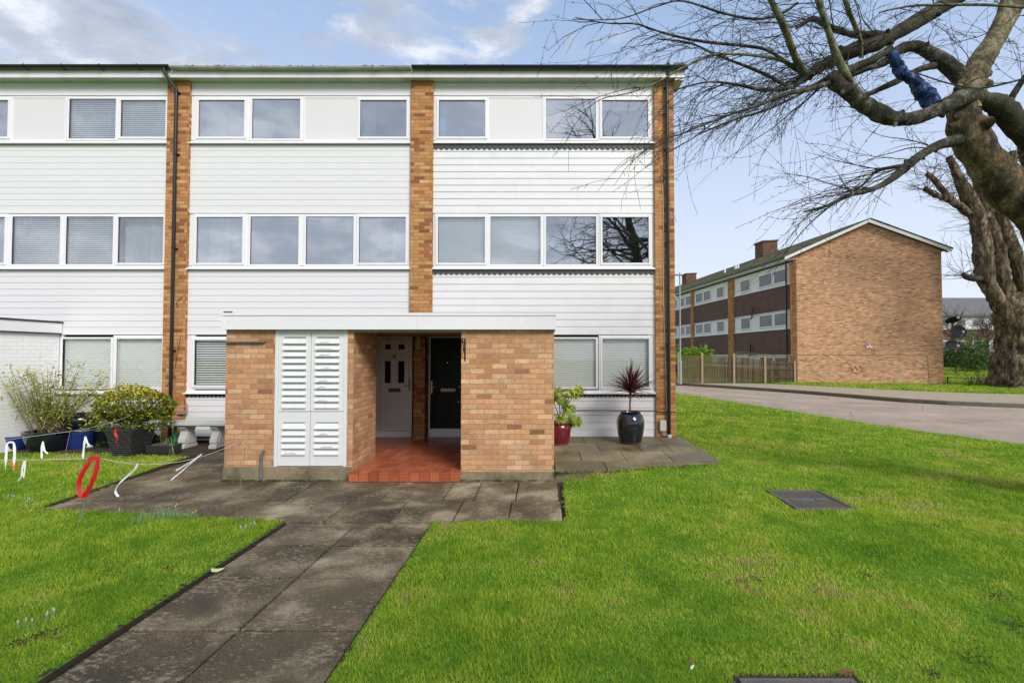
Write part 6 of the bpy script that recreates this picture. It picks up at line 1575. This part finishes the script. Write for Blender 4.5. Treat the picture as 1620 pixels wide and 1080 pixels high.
# stakes, strings and ribbons
def stake(px, py, tx, ty, Yb, label, hook=False, r=.004, mat='galv'):
    b = G(px, py, .0); t = P(tx, ty, b.y); mb = MB(); pts = [b, t]
    if hook: pts = [b, t - Vector((0, 0, .03)), t + Vector((-.03, 0, .02)), t + Vector((-.07, 0, .01)), t + Vector((-.08, 0, -.04))]
    o = MB(); o.tube(pts, r, 6); ob = o.build('stake', M[mat], at=b); tag(ob, label, 'stake', 'metal stakes for the string line'); return b, t
s1b, s1t = stake(123, 832, 157, 724, 5.4, 'thin metal stake with the red ribbon tied at its top', r=.005)
s2b, s2t = stake(372, 836, 388, 703, 5.4, 'thin wire stake with hooked top in front of the porch brickwork', True, .003, 'wire')
s3b, s3t = stake(96, 752, 111, 682, 7.7, 'thin wire stake in the lawn below the tan board', r=.004, mat='wire')
def sagline(a, b, sag, n=14):
    return [a.lerp(b, i / n) - Vector((0, 0, sag * 4 * (i / n) * (1 - i / n))) for i in range(n + 1)]
A0 = P(-40, 727, 5.6); E0 = P(376, 700, s2t.y)
front = sagline(A0, s1t, .01) + sagline(s1t, E0, .14)[1:]
mb = MB(); mb.tube(front, .0028, 5); tag(mb.build('string', M['string'], at=s1t), 'white string running from the left edge past the red ribbon to the hooked stake', 'string', 'strings fencing the left lawn')
C0 = P(-40, 702, 7.6); D0 = P(268, 624, 10.4)
backl = sagline(C0, s3t, .0) + sagline(s3t, D0, .12)[1:]
mb = MB(); mb.tube(backl, .0028, 5); tag(mb.build('string', M['string'], at=s3t), 'white string rising from the left edge behind to the black downpipe', 'string', 'strings fencing the left lawn')
def on(line, px):
    best = min(range(len(line) - 1), key=lambda i: abs((CX + FPX * line[i].x / line[i].y) - px)); 
    for i in range(len(line) - 1):
        x0, x1 = CX + FPX * line[i].x / line[i].y, CX + FPX * line[i + 1].x / line[i + 1].y
        if min(x0, x1) <= px <= max(x0, x1): return line[i].lerp(line[i + 1], (px - x0) / (x1 - x0 + 1e-9))
    return line[best]
def strip(mb, pts, w, tw=0):
    vs = []
    for i, p in enumerate(pts):
        t = (pts[min(i + 1, len(pts) - 1)] - pts[max(i - 1, 0)]).normalized(); s = t.cross(Vector((math.sin(tw * i), -1, .2 * math.cos(tw * i)))).normalized(); ww = w * (1 - .15 * math.sin(i * 1.3)); vs += [p - s * ww / 2, p + s * ww / 2]
    n = len(pts); v2 = [v + Vector((0, .0015, 0)) for v in vs]
    mb.add(vs, [(2 * i, 2 * i + 1, 2 * i + 3, 2 * i + 2) for i in range(n - 1)])
def ribbon_obj(tails, w, mat, label, Yd, line=None, name='ribbon', tw=.3):
    mb = MB()
    for tail in tails:
        pts = [P(a, b, Yd(a) if callable(Yd) else Yd) for a, b in tail]; pts, _ = catmull(pts, [1] * len(pts), 5); strip(mb, pts, w, tw)
    c = P(*tails[0][0], Yd(tails[0][0][0]) if callable(Yd) else Yd); tag(mb.build(name, M[mat], at=c), label, 'ribbon', 'ribbons tied on the strings')
fy = lambda px: on(front, px).y; by = lambda px: on(backl, px).y
ribbon_obj([[(155, 726), (152, 744), (146, 762), (139, 776), (134, 786)], [(144, 728), (134, 742), (127, 756), (125, 770), (129, 785)], [(124, 781), (131, 785), (138, 778)], [(139, 727), (148, 724), (159, 725)]], .042, 'red_cloth', 'long looped red ribbon hanging from the front metal stake', 5.40, tw=.12)
ribbon_obj([[(218, 733), (213, 742), (202, 752), (189, 764), (183, 774), (184, 781), (188, 785)]], .020, 'white_cloth', 'single curling white ribbon between red ribbon and porch', 5.38)
ribbon_obj([[(319, 718), (305, 728), (290, 737), (278, 744)], [(318, 719), (300, 734), (284, 748), (270, 759)]], .013, 'white_cloth', 'double white ribbon blown sideways over the dark paving', 5.37)
ribbon_obj([[(11, 701), (10, 715), (9, 730), (8, 747)], [(22, 700), (23, 715), (22, 732), (21, 748)], [(11, 701), (16, 699), (22, 700)]], .030, 'white_cloth', 'wide looped white ribbon on the rear string at the left edge', 7.6)
ribbon_obj([[(68, 698), (66, 710), (66, 725)], [(68, 698), (70, 712), (76, 717)]], .024, 'white_cloth', 'short white ribbon on the rear string in front of the big black bowl', 7.65)
ribbon_obj([[(135, 690), (133, 705), (131, 725)], [(135, 690), (138, 700), (142, 705)]], .024, 'white_cloth', 'white ribbon on the rear string in front of the cobalt blue pot', 7.9)
ribbon_obj([[(40, 728), (39, 742), (37, 755)], [(38, 729), (35, 742), (34, 752), (28, 761)]], .014, 'white_cloth', 'small white ribbon on the front string near the left edge', 5.55)
ribbon_obj([[(18, 727), (20, 736), (26, 741), (33, 733), (39, 729)]], .018, 'orange_cloth', 'short orange ribbon on the front string at the left edge', 5.57)
ribbon_obj([[(184, 678), (182, 685), (185, 692), (184, 701), (187, 706)]], .035, 'red_cloth', 'small crumpled red ribbon on the rear string beside the woven planter', 8.6)

# ------------------------------------------------------------------ manholes
def manhole(x0, x1, y0, y1, label, style):
    z = .035; o = empty('manhole_cover', ((x0 + x1) / 2, (y0 + y1) / 2, z), 0, label, 'manhole cover', 'manhole covers in the right lawn')
    hx, hy = (x1 - x0) / 2, (y1 - y0) / 2
    f = MB(); f.box(-hx, hx, -hy, -hy + .03, -.06, .006); f.box(-hx, hx, hy - .03, hy, -.06, .006); f.box(-hx, -hx + .03, -hy + .03, hy - .03, -.06, .006); f.box(hx - .03, hx, -hy + .03, hy - .03, -.06, .006); f.build('frame', M['iron'], o, world=False)
    p = MB(); p.box(-hx + .036, hx - .036, -hy + .036, hy - .036, -.05, -.010)
    if style == 0:
        k = -hx + .06
        while k < hx - .06:
            y = -hy + .06
            while y < hy - .05:
                if not (abs(y) < .07 and abs(k) < .27): 
                    a = (k, y); p.add([(k - .008, y - .012, .0), (k + .010, y - .008, .0), (k + .008, y + .012, .0), (k - .010, y + .008, .0), (k - .008, y - .012, -.011), (k + .010, y - .008, -.011), (k + .008, y + .012, -.011), (k - .010, y + .008, -.011)], [(0, 1, 2, 3), (0, 4, 5, 1), (1, 5, 6, 2), (2, 6, 7, 3), (3, 7, 4, 0)])
                y += .034
            k += .034
        for kx in (-.16, .16): p.box(kx - .07, kx + .07, -.03, .03, -.006, .002)
    else:
        for r_ in range(2):
            k = -hx + .06
            while k < hx - .07:
                yy = hy - .06 - r_ * .3; p.add([(k, yy - .22, -.0), (k + .03, yy - .22, .0), (k + .05, yy, .0), (k + .02, yy, .0), (k, yy - .22, -.011), (k + .03, yy - .22, -.011), (k + .05, yy, -.011), (k + .02, yy, -.011)], [(0, 1, 2, 3), (0, 4, 5, 1), (1, 5, 6, 2), (2, 6, 7, 3), (3, 7, 4, 0)]); k += .055
    p.build('lid', M['iron'], o, world=False)
manhole(3.0, 3.70, 6.0, 6.82, 'rusty square cast iron manhole cover in the middle of the right lawn', 0)
manhole(1.10, 1.74, 2.22, 2.88, 'dark manhole cover with slanted ribs at the bottom edge of the photo', 1)
mb = MB()
for a, b, c_, d_ in MANH: mb.box(a - .03, b + .03, c_ - .03, d_ + .03, -.02, .022)
struct('manhole_surround', mb, M['soil'])

# ------------------------------------------------------------------ leaves, shoots, worm casts
def small_leaf(px, py, mat, label, s=.05, rz=0, z=.055):
    g_ = G(px, py, z); mb = MB(); n = 8
    top = [(s * math.cos(R(360 * k / n)) * (1 if k % 2 else .8), s * .45 * math.sin(R(360 * k / n)), .012 * math.cos(k * 1.7)) for k in range(n)]
    mb.add([(0, 0, .006)] + top, [(0, k + 1, (k + 1) % n + 1) for k in range(n)]); o = mb.build('fallen_leaf', M[mat], at=None); o.location = g_; o.rotation_euler = (.2, .15, rz); tag(o, label, 'leaf', 'fallen leaves on the lawns'); return o
small_leaf(1090, 1043, 'leaf_dead', 'dark red fallen leaf on the lawn left of the ribbed manhole cover', .028, 1.2)
small_leaf(1094, 1054, 'string', 'pale grey fallen leaf on the lawn beside the dark red one', .02, .7)
small_leaf(344, 900, 'leaf_yellow', 'pale green fallen leaf on the left edge of the path', .06, .6, .03)
small_leaf(1048, 862, 'leaf_dead', 'small brown leaf in the grass left of centre of the right lawn', .02, .3)
small_leaf(1163, 938, 'leaf_dead', 'small brown leaf low in the right lawn', .018, .9)
small_leaf(1340, 1062, 'leaf_dead', 'curled brown leaf on the corner of the ribbed manhole cover', .045, 2.6, .06)
small_leaf(806, 952, 'leaf_dead', 'orange brown leaf in the grass right of the path', .016, 1)
mb = MB()
for cx_, cy_, n_, sp in ((1580, 938, 40, .06), (1478, 828, 30, .07), (1330, 1000, 8, .03), (1545, 1035, 30, .06), (1600, 985, 30, .08), (1590, 785, 30, .15), (1384, 875, 20, .05), (1178, 915, 14, .035), (1205, 915, 14, .035), (75, 999, 40, .06), (28, 1010, 30, .04), (172, 898, 20, .05), (270, 895, 14, .05), (1480, 1060, 14, .03), (1060, 812, 10, .04), (1515, 820, 10, .03), (1370, 905, 10, .03)):
    c0 = G(cx_, cy_, .05)
    for k in range(n_ * 2):
        r = rl.uniform(.003, .009); mb.lathe([(r * .7, 0), (r, r * .3), (r * .7, r * .6), (r * .1, r * .8)], (c0.x + rl.gauss(0, sp), c0.y + rl.gauss(0, sp * .8), .026 + rl.uniform(0, .012)), 5)
tag(mb.build('soil_crumbs', M['soil']), 'dark crumbs of bare soil and worm casts scattered on the lawns', 'soil', kind='stuff')
mm = MB()
def moss_line(x0, y0, x1, y1, n, z=.0, sp=.012, H=.02):
    for k in range(n):
        t = rl.random(); t = t if rl.random() < .4 else (int(t * 5) / 5 + rl.gauss(0, .03)); t = min(1, max(0, t))
        x = x0 + (x1 - x0) * t + rl.gauss(0, sp); y = y0 + (y1 - y0) * t - abs(rl.gauss(0, sp)); mm.tint = rl.random()
        leaf_quad(mm, Vector((x, y, z)), Vector((rl.gauss(0, .6), rl.gauss(0, .6), 1)), Vector((rl.gauss(0, 1), rl.gauss(0, 1), 0)), H * rl.uniform(.5, 1.6), .012)
moss_line(xl, QY - .03, xc - .02, QY - .03, 700); moss_line(xd, QY - .025, xe, QY - .025, 260); moss_line(-2.06, 2.2, -2.06, 5.4, 120, H=.012); moss_line(-6.1, 6.45, .15, 6.45, 200, H=.012)
moss_line(.2, 7.47, 2.8, 8.0, 500, z=.10, H=.05, sp=.03)
tag(mm.build('moss', M['green_leaf']), 'green moss and tiny weeds along the porch plinth and in the slab joints', 'moss', kind='stuff')
# crumbs along the lawn edges
mb = MB()
for (x0, y0, x1, y1) in ((-1.21, 2, -1.21, 5.55), (-2.87, 2, -2.87, 5.6), (-6.04, 6.08, -6.3, 9.2), (-2.9, 5.62, -6.0, 6.06), (.26, 5.65, .28, 7.3)):
    L = math.hypot(x1 - x0, y1 - y0)
    for k in range(int(L * 150)):
        t = rl.random(); r = rl.uniform(.004, .016); mb.lathe([(r * .6, 0), (r, r * .5), (r * .7, r), (r * .1, r * 1.2)], (x0 + (x1 - x0) * t + rl.gauss(0, .011), y0 + (y1 - y0) * t, rl.uniform(-.02, .015)), 5)
tag(mb.build('soil_crumbs', M['soil']), 'dark soil crumbs along the cut edges between lawn and paving', 'soil', kind='stuff')
def clump(px, py, n, H, label, spread=.08, flower=False, mat='shoot', name='daffodil_clump', z=.03):
    g_ = G(px, py, z); o = empty(name, g_, 0, label, 'bulb plant', 'bulb shoots in the left lawn'); mb = MB(); buds = []
    for k in range(n):
        b0 = Vector((rl.gauss(0, spread), rl.gauss(0, spread * .5), -.01)); h = H * rl.uniform(.6, 1.15); d = Vector((rl.gauss(0, .18), rl.gauss(0, .15), 1)).normalized(); w = .005; mb.tint = rl.random()
        t = b0 + d * h; m_ = b0 + d * h * .5; s = Vector((w, 0, 0)); mb.add([b0 - s, b0 + s, m_ + s, t + s * .4, t - s * .4, m_ - s], [(0, 1, 2, 5), (5, 2, 3, 4)])
        if flower and rl.random() < flower: fl_ = MB(); fl_.lathe([(.002, -.004), (.0045, .006), (.005, .013), (.001, .022)], tuple(t), 6); buds.append(fl_)
    mb.build('shoots', M[mat], o, world=False)
    for fl_ in buds: fl_.build('bud', M['petal_y'] if name == 'daffodil_clump' else M['petal_w'], o, world=False)
clump(239, 820, 22, .13, 'grey green daffodil shoots at the lawn edge, left group before the paving', .06)
clump(268, 820, 26, .15, 'daffodil shoots at the lawn edge, fuller group before the paving', .07, .06)
clump(307, 822, 14, .13, 'small daffodil clump at the lawn edge nearest the wire stake', .04, .1)
clump(214, 828, 8, .09, 'stubby daffodil shoots at the left end of the row', .04)
clump(258, 716, 12, .30, 'tall daffodil leaves beside the black trough, left tuft', .03)
clump(271, 718, 14, .32, 'tall daffodil leaves beside the paving and bench, right tuft', .03)
for i, (px, py, lab) in enumerate(((100, 770, 'pale crocus tuft left of the red ribbon stake'), (170, 765, 'white crocus tuft right of the red ribbon'), (190, 752, 'white crocus tuft near the paving edge'), (22, 790, 'crocus tuft near the left edge of the lawn'), (50, 795, 'drooping pale crocus in the left lawn'), (70, 985, 'lilac crocus pair low in the left lawn'), (83, 978, 'tall lilac crocus low in the left lawn'), (44, 992, 'small lilac crocus at the lower left'), (190, 812, 'thin crocus leaves at the paving edge'), (385, 838, 'pale crocus leaves beside the wire stake'), (400, 835, 'crocus leaves near the start of the path'))):
    clump(px, py, 5, .055, lab, .025, .4, 'shoot', 'crocus_clump')
